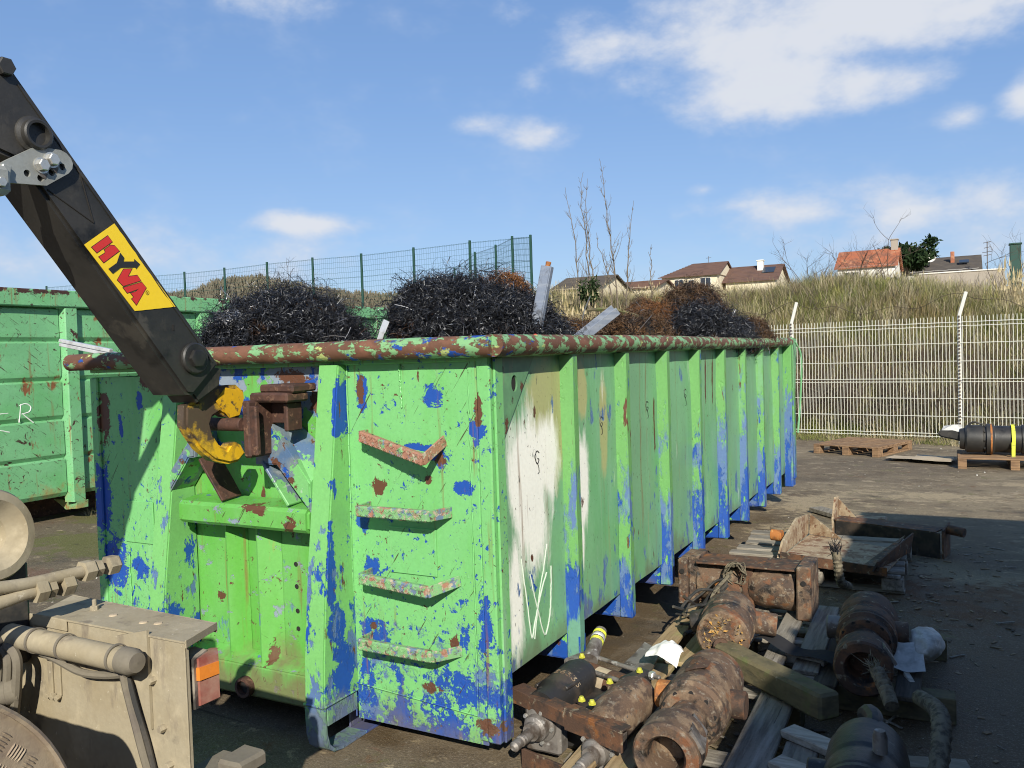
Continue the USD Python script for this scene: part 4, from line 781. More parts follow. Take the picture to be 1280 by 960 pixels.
# bay: upper beam, lower beam, stiffeners
obj('bay_beam', disp(fine(prism([(-.01, .885), (-.13, .90), (-.145, .915), (-.145, .985), (-.13, 1.0), (-.01, 1.015)], -1.59, -.812, 0, c=.012), .06), .002, 6), 'paint_recess', bin_)
obj('bay_sill', J(disp(fine(box((-1.64, -.075, .115), (-.81, .012, .265), .012), .06), .002, 5), prism([(-.075, .264), (.012, .264), (.012, .30)], -1.64, -.81, 0)), 'paint_recess', bin_)
for xa, xb in ((-1.395, -1.315), (-1.205, -1.11)):
    obj('stiffener', prism([(xa, .012), (xa + .008, -.055), (xa + .018, -.058), (xb, .012)], .268, .886, 2), 'paint_recess', bin_)
for z in (.72, .62, .51, .43): obj('drain_hole', cyl((-1.03, .0105, z), (-1.03, .0125, z), .011, 12, c=.0005), 'swarf_core', bin_)
obj('drain_pipe', lathe([(.032, .06), (.032, 0), (.045, 0), (.047, .012), (.047, .06)], (-1.27, -.105, .165), (0, 1, 0), 22), 'bail_rust', bin_)
obj('drain_bore', cyl((-1.27, -.082, .165), (-1.27, -.080, .165), .032, 18, c=.0003), 'swarf_core', bin_)
# diagonal box beams from the posts up to the bail, with brackets inside
for pg, nm_ in (([(-1.10, 1.388), (-1.105, 1.180), (-.985, 1.183), (-.803, .985), (-.803, 1.115), (-1.03, 1.388)], 'right'), ([(-1.475, 1.318), (-1.647, 1.125), (-1.647, 1.035), (-1.515, 1.195), (-1.475, 1.20)], 'left')):
    body = prism(pg, -.135, .008, 1, c=.006)
    if nm_ == 'right': body = J(body, hullof([(-1.09, -.133, 1.384), (-.804, -.133, 1.108), (-1.03, .009, 1.392), (-.804, .009, 1.21), (-1.09, -.12, 1.34), (-.804, -.12, 1.06), (-1.03, .009, 1.33), (-.804, .009, 1.12)]))
    obj('diagonal_beam', disp(fine(body, .05), .002, 6), 'paint_diagonal', bin_)
obj('bracket', fine(beam((-1.06, -.09, 1.20), (-.925, -.08, 1.014), .11, .014, up=(-.7, 0, -.5), c=.003), .05), 'paint_diagonal', bin_)
obj('bracket', disp(fine(beam((-1.435, -.09, 1.20), (-1.31, -.08, 1.014), .11, .014, up=(.7, 0, -.5), c=.003), .05), .003, 9), 'bail_rust', bin_)
# bail: bar and box
bail = obj('bail_box', disp(fine(J(box((-1.045, -.26, 1.225), (-1.005, -.10, 1.462), .010), box((-1.005, -.26, 1.235), (-.965, -.235, 1.44), .006), box((-1.003, -.13, 1.36), (-.875, -.11, 1.448), .004), box((-.89, -.18, 1.33), (-.868, -.09, 1.45), .006),
                                    box((-1.045, -.215, 1.452), (-.835, -.08, 1.492), .012), box((-1.01, -.19, 1.491), (-.825, -.04, 1.525), .014)).mesh(), .05), .004, 9), 'bail_rust', bin_)
obj('bail_bar', cyl((-1.31, -.255, 1.366), (-1.04, -.255, 1.366), .028, 20), 'bail_rust', bin_)
# ladder rungs with a tread of raised lozenges
def rung(zl, zr, yl, yr, xl, xr, ret, hang=0.0):
    t0, a, b = None, np.array([xl, yl, zl]), np.array([xr, yr, zr])
    m = J(beam(a, b, .030, .046, c=.006)); d = (b - a) / np.linalg.norm(b - a); u = np.array([0, 0, 1.0]) - d * d[2]; u /= np.linalg.norm(u); n = np.cross(d, u); n = n if n[1] < 0 else -n
    rg_ = obj('rung', disp(fine(J(m, beam(b + n * .008, np.array([xr + ret, .0, zr + hang]), .008, .044, c=.002), beam(a + n * .008, np.array([xl - .01, .0, zl]), .008, .044, c=.002)).mesh(), .04), .002, 14), 'paint_rung', bin_)
    k = M(); Ln = np.linalg.norm(b - a)
    for i, s in enumerate(np.arange(.012, Ln - .01, .016)):
        for j, w in enumerate((-.012, .010)):
            q = a + d * s + n * .0148 + u * w; e = (d + u * (1 if (i + j) % 2 else -1)) * .0055; k.add(beam(q - e, q + e, .0034, .004, up=n, c=.0012))
    obj('tread_lozenges', k, 'paint_rung', rg_, smooth=False, kind='stuff')
rung(1.305, 1.225, -.06, -.12, -.585, -.235, .022, .065)
rung(1.005, 1.005, -.10, -.105, -.585, -.235, .04)
rung(.725, .705, -.09, -.10, -.59, -.25, .085, .03)
rung(.455, .452, -.10, -.10, -.60, -.24, .07)
# scratched letter, small marks and the chalked sign, following the bulges of the sheet
def side_x(p):
    p = np.asarray(p, float); k = int(np.clip(p[0, 1] // (L / 9), 0, 8)); a = AMP[k]; q = p.copy(); q[:, 0] = -.002
    return -.002 + a * nz(q, 1.9, 10 + k) + .4 * a * nz(q, 1.9 * 2.7, 11 + k)
def strokes(pts, r=.004):
    p = curve([(0, a, b) for a, b in pts], 8); p[:, 1:] += RNG.normal(0, .0010, (len(p), 2)); p[:, 0] = side_x(p) + r * .3; return tube(p, r, 5)
obj('letter_w', J(strokes([(.203, .79), (.235, .62), (.272, .447), (.30, .49), (.338, .56), (.385, .63), (.43, .68)], .0034), strokes([(.275, .71), (.30, .63), (.336, .54), (.37, .46), (.401, .418), (.43, .45), (.452, .50), (.468, .60), (.475, .70)], .0034), strokes([(.30, .43), (.35, .60), (.40, .70), (.44, .80)], .0026)), 'chalk', bin_)
for y, z, s in ((.37, 1.18, .022), (1.09, 1.27, .02), (1.78, 1.30, .022), (2.5, 1.33, .024), (4.25, 1.38, .022)):
    obj('small_mark', J(strokes([(y + s, z + s), (y, z + 1.4 * s), (y - s * .8, z + .3 * s), (y, z - s), (y + s * .8, z - .4 * s), (y + s * .2, z)], .0022), strokes([(y + .3 * s, z - s), (y + .8 * s, z - 2.6 * s), (y + .2 * s, z - 3 * s)], .002)), 'decal_black', bin_)

# ------------------------------------------------------------------ the taller container on the left
lb = thing('roll_off_container', 'taller plain green container with pressed horizontal grooves, parked at the left', 'container', (-8.0, 5.2, 0))
X0, Y0, Y1, ZB, ZT = -6.85, 1.7, 8.45, .27, 2.44
zs = [.27, .676, 1.085, 1.495, 1.906, 2.26]
prof = []
for i in range(5):
    a, b = zs[i], zs[i + 1]
    prof += [(X0 + .0, a + .0), (X0 + .03, a + .045), (X0 + .03, b - .02)]
prof += [(X0, zs[-1]), (X0 - .02, zs[-1]), (X0 - .02, zs[0])]
posts = [2.82, 4.62, 6.42, 8.22]
edges = [Y0] + [p for q in posts for p in (q, q + .2)] + [Y1]
for a, b in zip(edges[0::2], edges[1::2]):
    obj('side_panel', dents(prism(prof, a + .001, b - .001, 1), .010, 1.8, 0, int(a * 10), .10), 'paint_left_bin', lb)
for p in posts:
    obj('post', dents(prism([(X0 - .01, p), (X0 + .085, p + .03), (X0 + .095, p + .04), (X0 + .095, p + .165), (X0 + .085, p + .175), (X0 - .01, p + .2)], .2, 2.255, 2), .004, 4, 0, 3, .08), 'paint_left_bin', lb)
    obj('foot', disp(fine(prism([(X0 + .09, .2), (X0 + .09, .12), (X0 - .1, .10), (X0 - .3, .2)], p + .06, p + .19, 1), .06), .008, 9), 'paint_left_bin', lb)
obj('rail', dents(box((X0 - .06, Y0, 2.262), (X0 + .11, Y1 + .02, ZT), .012), .008, 2.5, 0, 5, .10), 'paint_left_bin', lb)
obj('rail', box((X0 - 2.4, Y0, 2.262), (X0 - 2.25, Y1, ZT), .012), 'paint_left_bin', lb)
obj('end_panel', J(box((X0 - 2.35, Y1 - .05, .27), (X0, Y1 - .0, 2.26), .01), box((X0 - 2.4, Y1 - .06, 2.262), (X0 - .07, Y1 + .02, ZT), .012)), 'paint_left_bin', lb)
obj('end_post', box((X0 - .05, Y1 - .02, .25), (X0 + .11, Y1 + .10, ZT + .02), .012), 'paint_left_bin', lb)
obj('side_panel', box((X0 - 2.35, Y0, .27), (X0 - 2.3, Y1, 2.26), .01), 'paint_left_bin', lb)
obj('floor', box((X0 - 2.3, Y0, .28), (X0 - .03, Y1 - .06, .32), .005), 'paint_left_bin', lb)
for xx in (-.55, -1.7): obj('skid', box((X0 + xx - .06, Y0, .0), (X0 + xx + .06, Y1 - .2, .27), .01), 'bail_rust', lb)
def chalk(pts): return tube(curve([(X0 + .036, a, b) for a, b in pts], 6), .006, 5)
obj('chalk_letter', J(chalk([(2.343, 1.09), (2.355, 1.18), (2.369, 1.275)]), chalk([(2.35, 1.26), (2.42, 1.275), (2.47, 1.24), (2.45, 1.19), (2.372, 1.172)]), chalk([(2.385, 1.17), (2.44, 1.12), (2.492, 1.075)])), 'white_plastic', lb)
obj('chalk_dash', J(chalk([(2.12, 1.185), (2.18, 1.19), (2.235, 1.192)]), chalk([(2.0, 1.05), (2.1, 1.04), (2.24, 1.0)])), 'white_plastic', lb)

# ------------------------------------------------------------------ swarf and scrap in the container
def curls(n, c, rad, rng, shell=(.80, 1.05), r=(.008, .024), w=(.0012, .0028), turns=(.8, 2.4), upper=-.35, lump=.0):
    """n ribbons of coiled metal shaving in the outer shell of an ellipsoid"""
    S = 10
    d = rng.normal(0, 1, (n * 2, 3)); d /= np.linalg.norm(d, axis=1, keepdims=True); d = d[d[:, 2] > upper][:n]; n = len(d)
    rr = rng.uniform(*shell, n) * (1 + lump * nz(d * 1.0, 2.3, 4) + lump * .6 * nz(d, 5.5, 8)); p = np.asarray(c) + d * rr[:, None] * np.asarray(rad)
    ax = rng.normal(0, 1, (n, 3)); ax /= np.linalg.norm(ax, axis=1, keepdims=True); u = np.cross(ax, rng.normal(0, 1, (n, 3))); u /= np.linalg.norm(u, axis=1, keepdims=True); v = np.cross(ax, u)
    R, T, Wd = rng.uniform(*r, n), rng.uniform(*turns, n) * 2 * np.pi, rng.uniform(*w, n); pitch = rng.uniform(.4, 2.2, n) * R; t = np.linspace(-.5, .5, S)
    a = T[:, None] * t; Rv = R[:, None] * (1 + .5 * t * rng.uniform(-1, 1, (n, 1)))
    q = p[:, None] + Rv[..., None] * (np.cos(a)[..., None] * u[:, None] + np.sin(a)[..., None] * v[:, None]) + (pitch[:, None] * a / 6.283)[..., None] * ax[:, None]
    V = np.empty((n, S, 2, 3)); V[:, :, 0] = q - Wd[:, None, None] * ax[:, None]; V[:, :, 1] = q + Wd[:, None, None] * ax[:, None]
    i, j = np.meshgrid(np.arange(n), np.arange(S - 1), indexing='ij'); b = (i * S * 2 + j * 2).ravel()
    return V.reshape(-1, 3), np.stack([b, b + 1, b + 3, b + 2], 1)
def strands(n, c, rad, rng, Ls=(.15, .4), r=.0020, upper=0.1):
    m = M()
    for _ in range(n):
        d = rng.normal(0, 1, 3); d /= np.linalg.norm(d)
        if d[2] < upper: d[2] = upper + abs(d[2]) * .3
        p = np.asarray(c) + d * np.asarray(rad) * rng.uniform(.95, 1.06); e = rng.normal(0, 1, 3); e -= d * (e @ d) * .7; e /= np.linalg.norm(e); k = 9; Ln = rng.uniform(*Ls); pts = [p]; f = rng.normal(0, .22, 3)
        for _ in range(k): e = e + f; e /= np.linalg.norm(e); pts.append(pts[-1] + e * Ln / k)
        m.add(tube(pts, r * rng.uniform(.7, 1.5), 4, cap=False))
    return m
def heap(name, label, blobs, mat, n, seed, bright=30, extra=(), group=None, r=(.008, .024), stray=(.10, .28)):
    rng = np.random.default_rng(seed); c0 = np.mean([b[0] for b in blobs], 0); t = thing(name, label, 'metal shavings', (c0[0], c0[1], c0[2] - .3), group)
    tot = sum(np.prod(b[1]) ** .667 for b in blobs); m, core, st = M(), M(), M(); ic = trimesh.creation.icosphere(subdivisions=3, radius=1.0)
    for c, rad in blobs:
        k = int(n * np.prod(rad) ** .667 / tot); m.add(curls(k, c, rad, rng, r=r, lump=.30)); m.add(curls(k // 9, c, rad, rng, shell=(.98, 1.30), r=(r[1], r[1] * 2.4), w=(.0008, .0016), turns=(.4, 1.3), lump=.34)); m.add(curls(k // 4, c, rad, rng, shell=(.98, 1.16), r=(r[0], r[1] * 1.6), w=(.0010, .0020), turns=(.3, 1.0), lump=.32))
        core.add(disp((ic.vertices * np.asarray(rad) * .80 + c, ic.faces), .05, 5, 2))
    obj('curls', m, mat, t, smooth=False, kind='stuff'); obj('packed_core', core, 'swarf_core', t)
    for c, rad in blobs[:2]: st.add(strands(max(2, bright // min(2, len(blobs))), c, rad, rng, stray))
    obj('loose_strands', st, 'swarf_bright', t, kind='stuff')
    for q in range(bright // 12):
        c, rad = blobs[q % len(blobs)]; d = rng.normal(0, 1, 3); d[2] = abs(d[2]) + .3; d[1] -= .5; d /= np.linalg.norm(d); p = np.asarray(c) + d * np.asarray(rad) * .98; e = rng.normal(0, 1, 3); e[2] *= .5; e /= np.linalg.norm(e); f = np.cross(e, d); f /= np.linalg.norm(f); l = rng.uniform(.03, .09); w = rng.uniform(.006, .014)
        obj('scrap_strip', tube(curve([p - e * l, p + d * .02, p + e * l + d * rng.uniform(0, .03)], 4), w * .35, 5), ['swarf_bright', 'swarf_rust', 'swarf_brown'][q % 3], t)
    for (c, rad, mt, k, nm) in extra: obj(nm, M().add(curls(k, c, rad, rng, r=r)), mt, t, smooth=False, kind='stuff')
    return t
heap('swarf_heap', 'leftmost black heap of wiry metal shavings, with a pale tangle on its side',
     [((-1.84, .9, 1.68), (.33, .36, .26)), ((-1.62, .95, 1.64), (.18, .30, .19)), ((-2.04, .85, 1.66), (.17, .30, .22)), ((-1.94, 1.05, 1.79), (.20, .26, .16)), ((-1.74, 1.0, 1.80), (.13, .22, .13)), ((-1.60, .8, 1.76), (.10, .2, .10))], 'swarf_dark', 21000, 51, 120,
     extra=[((-1.86, .95, 1.90), (.28, .28, .07), 'swarf_brown', 500, 'rusty_curls'), ((-1.96, .60, 1.84), (.11, .06, .06), 'swarf_bright', 300, 'bright_curls')])
heap('swarf_heap', 'middle black heap of metal shavings, highest of the three dark heaps',
     [((-.96, 1.4, 1.70), (.34, .38, .28)), ((-.72, 1.4, 1.70), (.27, .36, .22)), ((-1.15, 1.35, 1.78), (.15, .26, .22)), ((-.63, 1.45, 1.75), (.15, .26, .15)), ((-1.06, 1.45, 1.88), (.12, .20, .13)), ((-.80, 1.4, 1.86), (.12, .20, .12)), ((-.52, 1.4, 1.70), (.13, .22, .14))], 'swarf_dark', 21000, 52, 110)
heap('rusty_swarf_clump', 'small bright rust orange clump of shavings on top of the middle heap', [((-.765, 1.55, 1.985), (.10, .10, .075))], 'swarf_rust', 1900, 53, 4, r=(.006, .016), stray=(.04, .08))
heap('swarf_heap', 'black heap of metal shavings at the rear of the container, with a brown top',
     [((-.28, 4.0, 1.68), (.23, .34, .22)), ((-.14, 4.3, 1.66), (.15, .30, .17)), ((-.44, 4.0, 1.64), (.20, .30, .17))], 'swarf_dark', 13000, 54, 40, r=(.010, .030))
heap('rusty_swarf_clump', 'round brown tangle of rusty shavings crowning the rear heap', [((-.42, 4.25, 1.87), (.22, .26, .22))], 'swarf_brown', 4200, 55, 4)
heap('rusty_swarf_clump', 'orange brown tangle of rusty shavings left of the rear black heap', [((-.66, 3.9, 1.78), (.18, .22, .16))], 'swarf_rust', 2400, 56, 2)
heap('rusty_swarf_clump', 'dark brown twist of shavings standing left of the orange tangle', [((-.86, 4.2, 1.86), (.10, .14, .15))], 'swarf_brown', 1100, 57, 2)
heap('rusty_swarf_clump', 'brown tangle of shavings at the far end of the rear heap', [((-.10, 5.0, 1.68), (.14, .3, .15))], 'swarf_brown', 1500, 58, 3)
heap('rusty_swarf_clump', 'low rusty tangle of shavings behind the slanting steel profile', [((-.78, 3.2, 1.68), (.34, .4, .15)), ((-.50, 3.1, 1.68), (.20, .3, .18))], 'swarf_brown', 3000, 59, 8)
heap('rusty_swarf_clump', 'brown tangle of shavings between the upright profile and the rusty hump', [((-1.05, 2.6, 1.66), (.25, .3, .14)), ((-.86, 2.7, 1.67), (.14, .2, .14))], 'swarf_brown', 2300, 60, 8)
# filling below, so that the load has a base
fl = thing('scrap_fill', 'dark mass of older scrap filling the container under the heaps', 'scrap', (-1.2, 3, .4))
def fill_fn(p, s, t): p = p.copy(); p[:, 2] += .10 * nz(p, 2.2, 3) + .04 * nz(p, 7, 4); return p
tp = grid((-W + .03, .05, 1.52), (W - .06, 0, 0), (0, L - .15, 0), 40, 90, fill_fn)
obj('surface', tp, 'swarf_brown', fl, kind='stuff')
rng = np.random.default_rng(77)
k = 3200; cpos = np.stack([rng.uniform(-W + .1, -.08, k), rng.uniform(.1, L - .2, k), np.full(k, 1.55)], 1); V_, F_ = curls(k * 3, (0, 0, 0), (.01, .01, .01), rng, upper=-1.1, r=(.015, .04))
kk = min(k, len(V_) // 20); V_ = V_[:kk * 20].reshape(kk, 20, 3) + cpos[:kk, None]; obj('curls', (V_.reshape(-1, 3), F_[:kk * 9]), 'swarf_brown', fl, smooth=False, kind='stuff')
def profile_bar(label, a, b, w, h, mat='profile_blue', tip=True, up=(0, 1, .2)):
    a, b = np.array(a, float), np.array(b, float); t = thing('steel_profile', label, 'scrap profile', a); d = (b - a) / np.linalg.norm(b - a)
    T = frame(a, d, up); x, y = T[:3, 0], T[:3, 1]; Ln = np.linalg.norm(b - a)
    obj('web', beam(a, b, w, .006, up=y, c=.001), mat, t)
    for s in (-1, 1): obj('flange', beam(a + x * s * (w / 2 + .0035) + y * h / 2, b + x * s * (w / 2 + .0035) + y * h / 2, .006, h, up=y, c=.001), mat, t)
    if tip: obj('rusty_tip', disp(fine(cyl(b - d * .01 + y * .012, b + d * .022 + y * .012, w * .30, 12), .02), .006, 40), 'iron_orange', t)
profile_bar('grey blue steel profile standing up between the middle heap and the saplings', (-.46, 1.25, 1.62), (-.372, 1.30, 2.09), .048, .035)
profile_bar('grey blue steel profile lying slanted over the rim, right of the upright one', (-.60, 2.1, 1.64), (-.335, 2.25, 1.865), .085, .05, tip=False, up=(-.5, -.6, .6))
t = thing('metal_sheet', 'bent strip of bright sheet metal sticking up between the two black heaps', 'sheet metal', (-1.12, .8, 1.6))
obj('sheet', fine(J(beam((-1.145, .8, 1.66), (-1.10, .8, 1.76), .035, .003, up=(0, -1, .2), c=.0005), beam((-1.10, .8, 1.76), (-1.075, .81, 1.82), .045, .003, up=(0, -1, .5), c=.0005)).mesh(), .03), 'alu', t)
t = thing('window_profile', 'length of white hollow profile poking out over the left end of the rim', 'scrap profile', (-2.8, .2, 1.7))
for k, (dy, dz) in enumerate(((0, 0), (.03, .004), (.0, .022))): obj('chamber', beam((-2.74, .10 + dy, 1.752 + dz), (-2.38, .14 + dy, 1.685 + dz), .026, .018, c=.002), 'alu', t)
t = thing('white_hose', 'curved white corrugated offcut lying on top of the middle heap', 'hose', (-1.1, 1.8, 2.0))
obj('hose', tube(curve([(-1.00, 1.60, 1.955), (-.96, 1.56, 1.985), (-.91, 1.52, 1.985), (-.86, 1.48, 1.965), (-.81, 1.44, 1.93)]), .018, 8), 'white_plastic', t)
t = thing('scrap_lath', 'thin white lath leaning in the scrap right of the upright profile', 'lath', (-.55, 1.8, 1.7))
obj('lath', beam((-.585, 1.8, 1.77), (-.53, 1.82, 1.86), .014, .005, c=.001), 'white_plastic', t)
t = thing('wooden_stick', 'weathered stick lying across the scrap above the slanting profile', 'stick', (-.5, 3.0, 1.85))
obj('stick', tube(curve([(-.86, 3.0, 1.93), (-.66, 3.0, 1.925), (-.42, 3.0, 1.85)]), .014, 6), 'wood_mossy', t)
t = thing('concrete_lump', 'rounded grey brown lump lying in the scrap beside the slanting profile', 'lump', (-.98, 2.4, 1.7))
obj('lump', disp(fine(hullof(np.array([(-1.06, 2.3, 1.66), (-.88, 2.3, 1.66), (-1.05, 2.3, 1.75), (-.90, 2.3, 1.76), (-1.06, 2.5, 1.66), (-.88, 2.5, 1.66), (-1.03, 2.5, 1.77), (-.92, 2.5, 1.77)])), .03), .012, 9), 'iron_tan', t)
t = thing('red_cap', 'small red plastic cap on the scrap just above the rim', 'cap', (-.35, 1.4, 1.7))
obj('cap', lathe([(.001, 0), (.016, 0), (.017, .012), (.012, .018), (.001, .018)], (-.30, 1.0, 1.70), (.3, -.6, .6), 14), 'decal_red', t)
# ------------------------------------------------------------------ the hook lift truck
truck = thing('hook_lift_truck', 'dusty beige rear of a hook lift truck with its black arm hooked to the container', 'truck', (-1.2, -1.6, 0))
XA, XB = -1.055, -1.26
d_ = np.array([-.636, .772])
low0, up0 = np.array([-.485, 1.501]), np.array([-.353, 1.62])
poly = [tuple(up0), tuple(low0), (-.52, 1.505), tuple(low0 + d_ * 1.02), (-1.40, 2.36), (-1.50, 2.42), (-1.71, 2.05), (-2.1, 1.85), (-2.6, 1.8), (-2.7, 2.6), (-1.95, 2.85), (-1.62, 2.72), (-1.185, 2.60), (-1.155, 2.592)]
arm = obj('hook_arm', prism(poly, XB, XA, 0, c=.012), 'arm_black', truck)
wl = M()
for a, b in ((up0 + d_ * .03, up0 + d_ * 1.2),):
    u_ = np.linspace(0, 1, 50); q_ = a + (b - a) * u_[:, None] + np.array([.772, .636]) * (-.022); wl = tube(np.stack([np.full(50, XA + .0005), q_[:, 0], q_[:, 1]], 1) + RNG.normal(0, .0006, (50, 3)), .0035, 6); obj('weld_bead', wl, 'arm_black', arm)
# decal with its lettering
dec = obj('decal', prism([(-.806, 2.13), (-.558, 1.844), (-.738, 1.822), (-.927, 2.043)], XA + .0005, XA + .0025, 0), 'decal_yellow', truck)
LT = {'h': [[(-.836, 2.083), (-.82, 2.064), (-.882, 2.02), (-.9, 2.037)], [(-.828, 2.051), (-.811, 2.051), (-.793, 2.034), (-.857, 1.988), (-.874, 2.006), (-.85, 2.021), (-.848, 2.027), (-.852, 2.033), (-.832, 2.047)]],
      'y': [[(-.789, 2.028), (-.774, 2.012), (-.778, 1.998), (-.733, 2.002), (-.733, 2.011), (-.709, 1.994), (-.727, 1.975), (-.728, 1.981), (-.791, 1.975), (-.824, 1.951), (-.84, 1.967), (-.805, 1.991), (-.798, 2.008)]],
      'v': [[(-.778, 1.97), (-.745, 1.974), (-.763, 1.945), (-.723, 1.952), (-.709, 1.934), (-.783, 1.91), (-.805, 1.93)]],
      'a': [[(-.783, 1.904), (-.705, 1.928), (-.687, 1.909), (-.732, 1.845), (-.75, 1.865), (-.741, 1.872), (-.753, 1.886), (-.732, 1.892), (-.718, 1.904), (-.768, 1.886)]]}
for k, ps in LT.items():
    m, e = M(), M()
    for p in ps:
        m.add(prism(p, XA + .0036, XA + .0044, 0))
        g = Polygon(p).buffer(.0022, join_style=2); e.add(prism(list(g.exterior.coords)[:-1], XA + .0027, XA + .0034, 0))
    obj('letter', m, 'decal_black' if k == 'y' else 'decal_red', dec, smooth=False)
    if k != 'y': obj('letter_edge', e, 'decal_black', dec, smooth=False)
cr = [(-.682 + .0075 * math.cos(a), 1.891 + .0085 * math.sin(a)) for a in np.linspace(0, 6.283, 15)[:-1]]; ci = [(-.682 + .0063 * math.cos(a), 1.891 + .0072 * math.sin(a)) for a in np.linspace(0, 6.283, 15)[:-1]]
rm = meshkit.text_mesh('R', .008, .0006); rv = rm.vertices
obj('registered_mark', J(prism(cr, XA + .0027, XA + .0033, 0, holes=[ci]), (np.stack([np.full(len(rv), XA + .0027) + rv[:, 2], -.685 + rv[:, 0] * .64 + rv[:, 1] * .5 * 0 + .0, 1.8875 + rv[:, 1] - rv[:, 0] * .3], 1), rm.faces)), 'decal_black', dec, smooth=False)
# pins, boss, link plate with bolts, seams
obj('pin', J(lathe([(.001, .0), (.062, .0), (.062, .010), (.056, .016), (.001, .016)], (XA, -.48, 1.645), (1, 0, 0), 26), hexnut((XA + .015, -.48, 1.645), (1, 0, 0), .036, .018)), 'arm_black', truck)
obj('slot', box((XA, -.575, 1.752), (XA + .002, -.567, 1.775), .0005), 'swarf_core', truck)
obj('boss', J(lathe([(.062, 0), (.060, .006), (.050, .012), (.049, .030), (.044, .034), (.036, .033), (.034, .012), (.001, .011)], (XA, -1.088, 2.381), (1, 0, 0), 30)), 'arm_black', truck)
obj('bolt', J(hexnut((XA, -1.175, 2.575), (1, 0, 0), .03, .022)), 'arm_black', truck)
XP = XA + .022
pl = [(-1.25, 2.24), (-1.193, 2.28), (-1.105, 2.335), (-1.085, 2.342), (-1.009, 2.346), (-.990, 2.339), (-.975, 2.325), (-.968, 2.308), (-.972, 2.29), (-.986, 2.273), (-1.065, 2.22), (-1.172, 2.211), (-1.25, 2.20)]
hs = [[(y + .0115 * math.cos(a), z + .0115 * math.sin(a)) for a in np.linspace(0, 6.283, 15)[:-1]] for y, z in ((-1.129, 2.249), (-1.085, 2.241), (-1.046, 2.266), (-1.007, 2.291))]
lp = obj('link_plate', prism(pl, XP - .012, XP, 0, holes=hs), 'steel_plate', truck)
obj('spacer', prism([(-1.16, 2.225), (-1.1, 2.33), (-1.0, 2.33), (-.985, 2.3), (-1.06, 2.23)], XA + .0005, XP - .0125, 0), 'arm_black', lp)
for y, z in ((-1.081, 2.282), (-1.046, 2.306)): obj('bolt', J(lathe([(.001, 0), (.026, 0), (.026, .004), (.001, .004)], (XP, y, z), (1, 0, 0), 18), hexnut((XP + .004, y, z), (1, 0, 0), .02, .018)), 'bolt_steel', lp)
obj('slot_mark', J(beam((XP + .0008, -1.085, 2.258), (XP + .0008, -1.065, 2.248), .0015, .02, up=(0, .5, .8), c=.0003), beam((XP + .0008, -1.045, 2.283), (XP + .0008, -1.025, 2.275), .0015, .02, up=(0, .5, .8), c=.0003)), 'iron_grey', lp, kind='stuff')
obj('clamp', J(box((XA - .02, -1.31, 2.165), (XP + .03, -1.195, 2.255), .015), beam((XP + .005, -1.215, 2.19), (XP + .005, -1.20, 2.262), .02, .03, c=.004)), 'steel_plate', truck); obj('bolt', hexnut((XP + .03, -1.235, 2.20), (1, 0, 0), .016, .014), 'bolt_steel', truck)
obj('rod', cyl((XA, -1.30, 2.21), (XA, -1.9, 2.16), .035, 16), 'steel_plate', truck)
for a, b in (((-.936, 2.311), (-.886, 2.122)), ((-1.05, 2.212), (-.886, 2.122))):
    obj('seam', beam((XA + .0005, a[0], a[1]), (XA + .0005, b[0], b[1]), .004, .005, up=(1, 0, 0), c=.001), 'swarf_core', arm)
# hook
HK = [(-.31, 1.53), (-.20, 1.53), (-.169, 1.506), (-.162, 1.449), (-.191, 1.388), (-.268, 1.398), (-.304, 1.417), (-.337, 1.403), (-.350, 1.376), (-.337, 1.328), (-.307, 1.285), (-.270, 1.265), (-.250, 1.286), (-.216, 1.288), (-.187, 1.272), (-.165, 1.235), (-.206, 1.203), (-.26, 1.199), (-.343, 1.224), (-.412, 1.279), (-.462, 1.347), (-.480, 1.38), (-.474, 1.46), (-.419, 1.473), (-.43, 1.53), (-.36, 1.56)]
obj('hook', fine(prism(HK, -1.178, -1.118, 0, c=.012), .05), 'hook_paint', truck)
obj('hook_cheek', prism([(-.325, 1.467), (-.27, 1.521), (-.176, 1.506), (-.171, 1.469), (-.2, 1.4), (-.254, 1.392)], -1.1195, -1.112, 0, c=.002), 'hook_yellow', truck)
obj('hook_block', prism([(-.335, 1.53), (-.32, 1.60), (-.42, 1.62), (-.50, 1.53), (-.45, 1.47)], XB + .03, XA - .02, 0, c=.008), 'arm_black', truck)
# hydraulic lines and guide roller on the left
def pipe(pts, r, nut):
    p = obj('hydraulic_pipe', tube(curve(pts, 10), r, 12), 'dust_beige', truck); a, b = np.array(pts[-2], float), np.array(pts[-1], float); d = (b - a) / np.linalg.norm(b - a)
    for k, (rr, h) in enumerate(((1.75, .035), (1.45, .02), (1.65, .035))): obj('union_nut', hexnut(b + d * (.038 * k - .02), d, r * rr, h), 'dust_beige', p, smooth=False)
pipe([(-.55, -1.85, 1.12), (-.55, -1.62, 1.082), (-.55, -1.50, 1.066), (-.55, -1.40, 1.062), (-.55, -1.32, 1.060)], .017, 1)
pipe([(-.55, -1.85, 1.02), (-.55, -1.60, 1.034), (-.55, -1.50, 1.042), (-.55, -1.46, 1.040)], .018, 1)
obj('guide_roller', lathe([(.001, -.06), (.11, -.06), (.125, -.05), (.125, .0), (.118, .012), (.095, .015), (.055, -.02), (.05, -.045), (.001, -.045)], (-.70, -1.490, 1.18), (1, .12, .12), 36), 'dust_beige', truck)
obj('roller_bracket', J(box((-.80, -1.56, .80), (-.72, -1.38, 1.09), .012), box((-.84, -1.60, .86), (-.70, -1.34, .90), .01)), 'rubber', truck)
obj('frame_rail', J(box((-.87, -3.2, .52), (-.79, -1.42, .76), .008), box((-1.62, -3.2, .52), (-1.54, -1.1, .76), .008), box((-1.62, -1.30, .50), (-.80, -1.22, .72), .008)), 'dust_beige', truck)
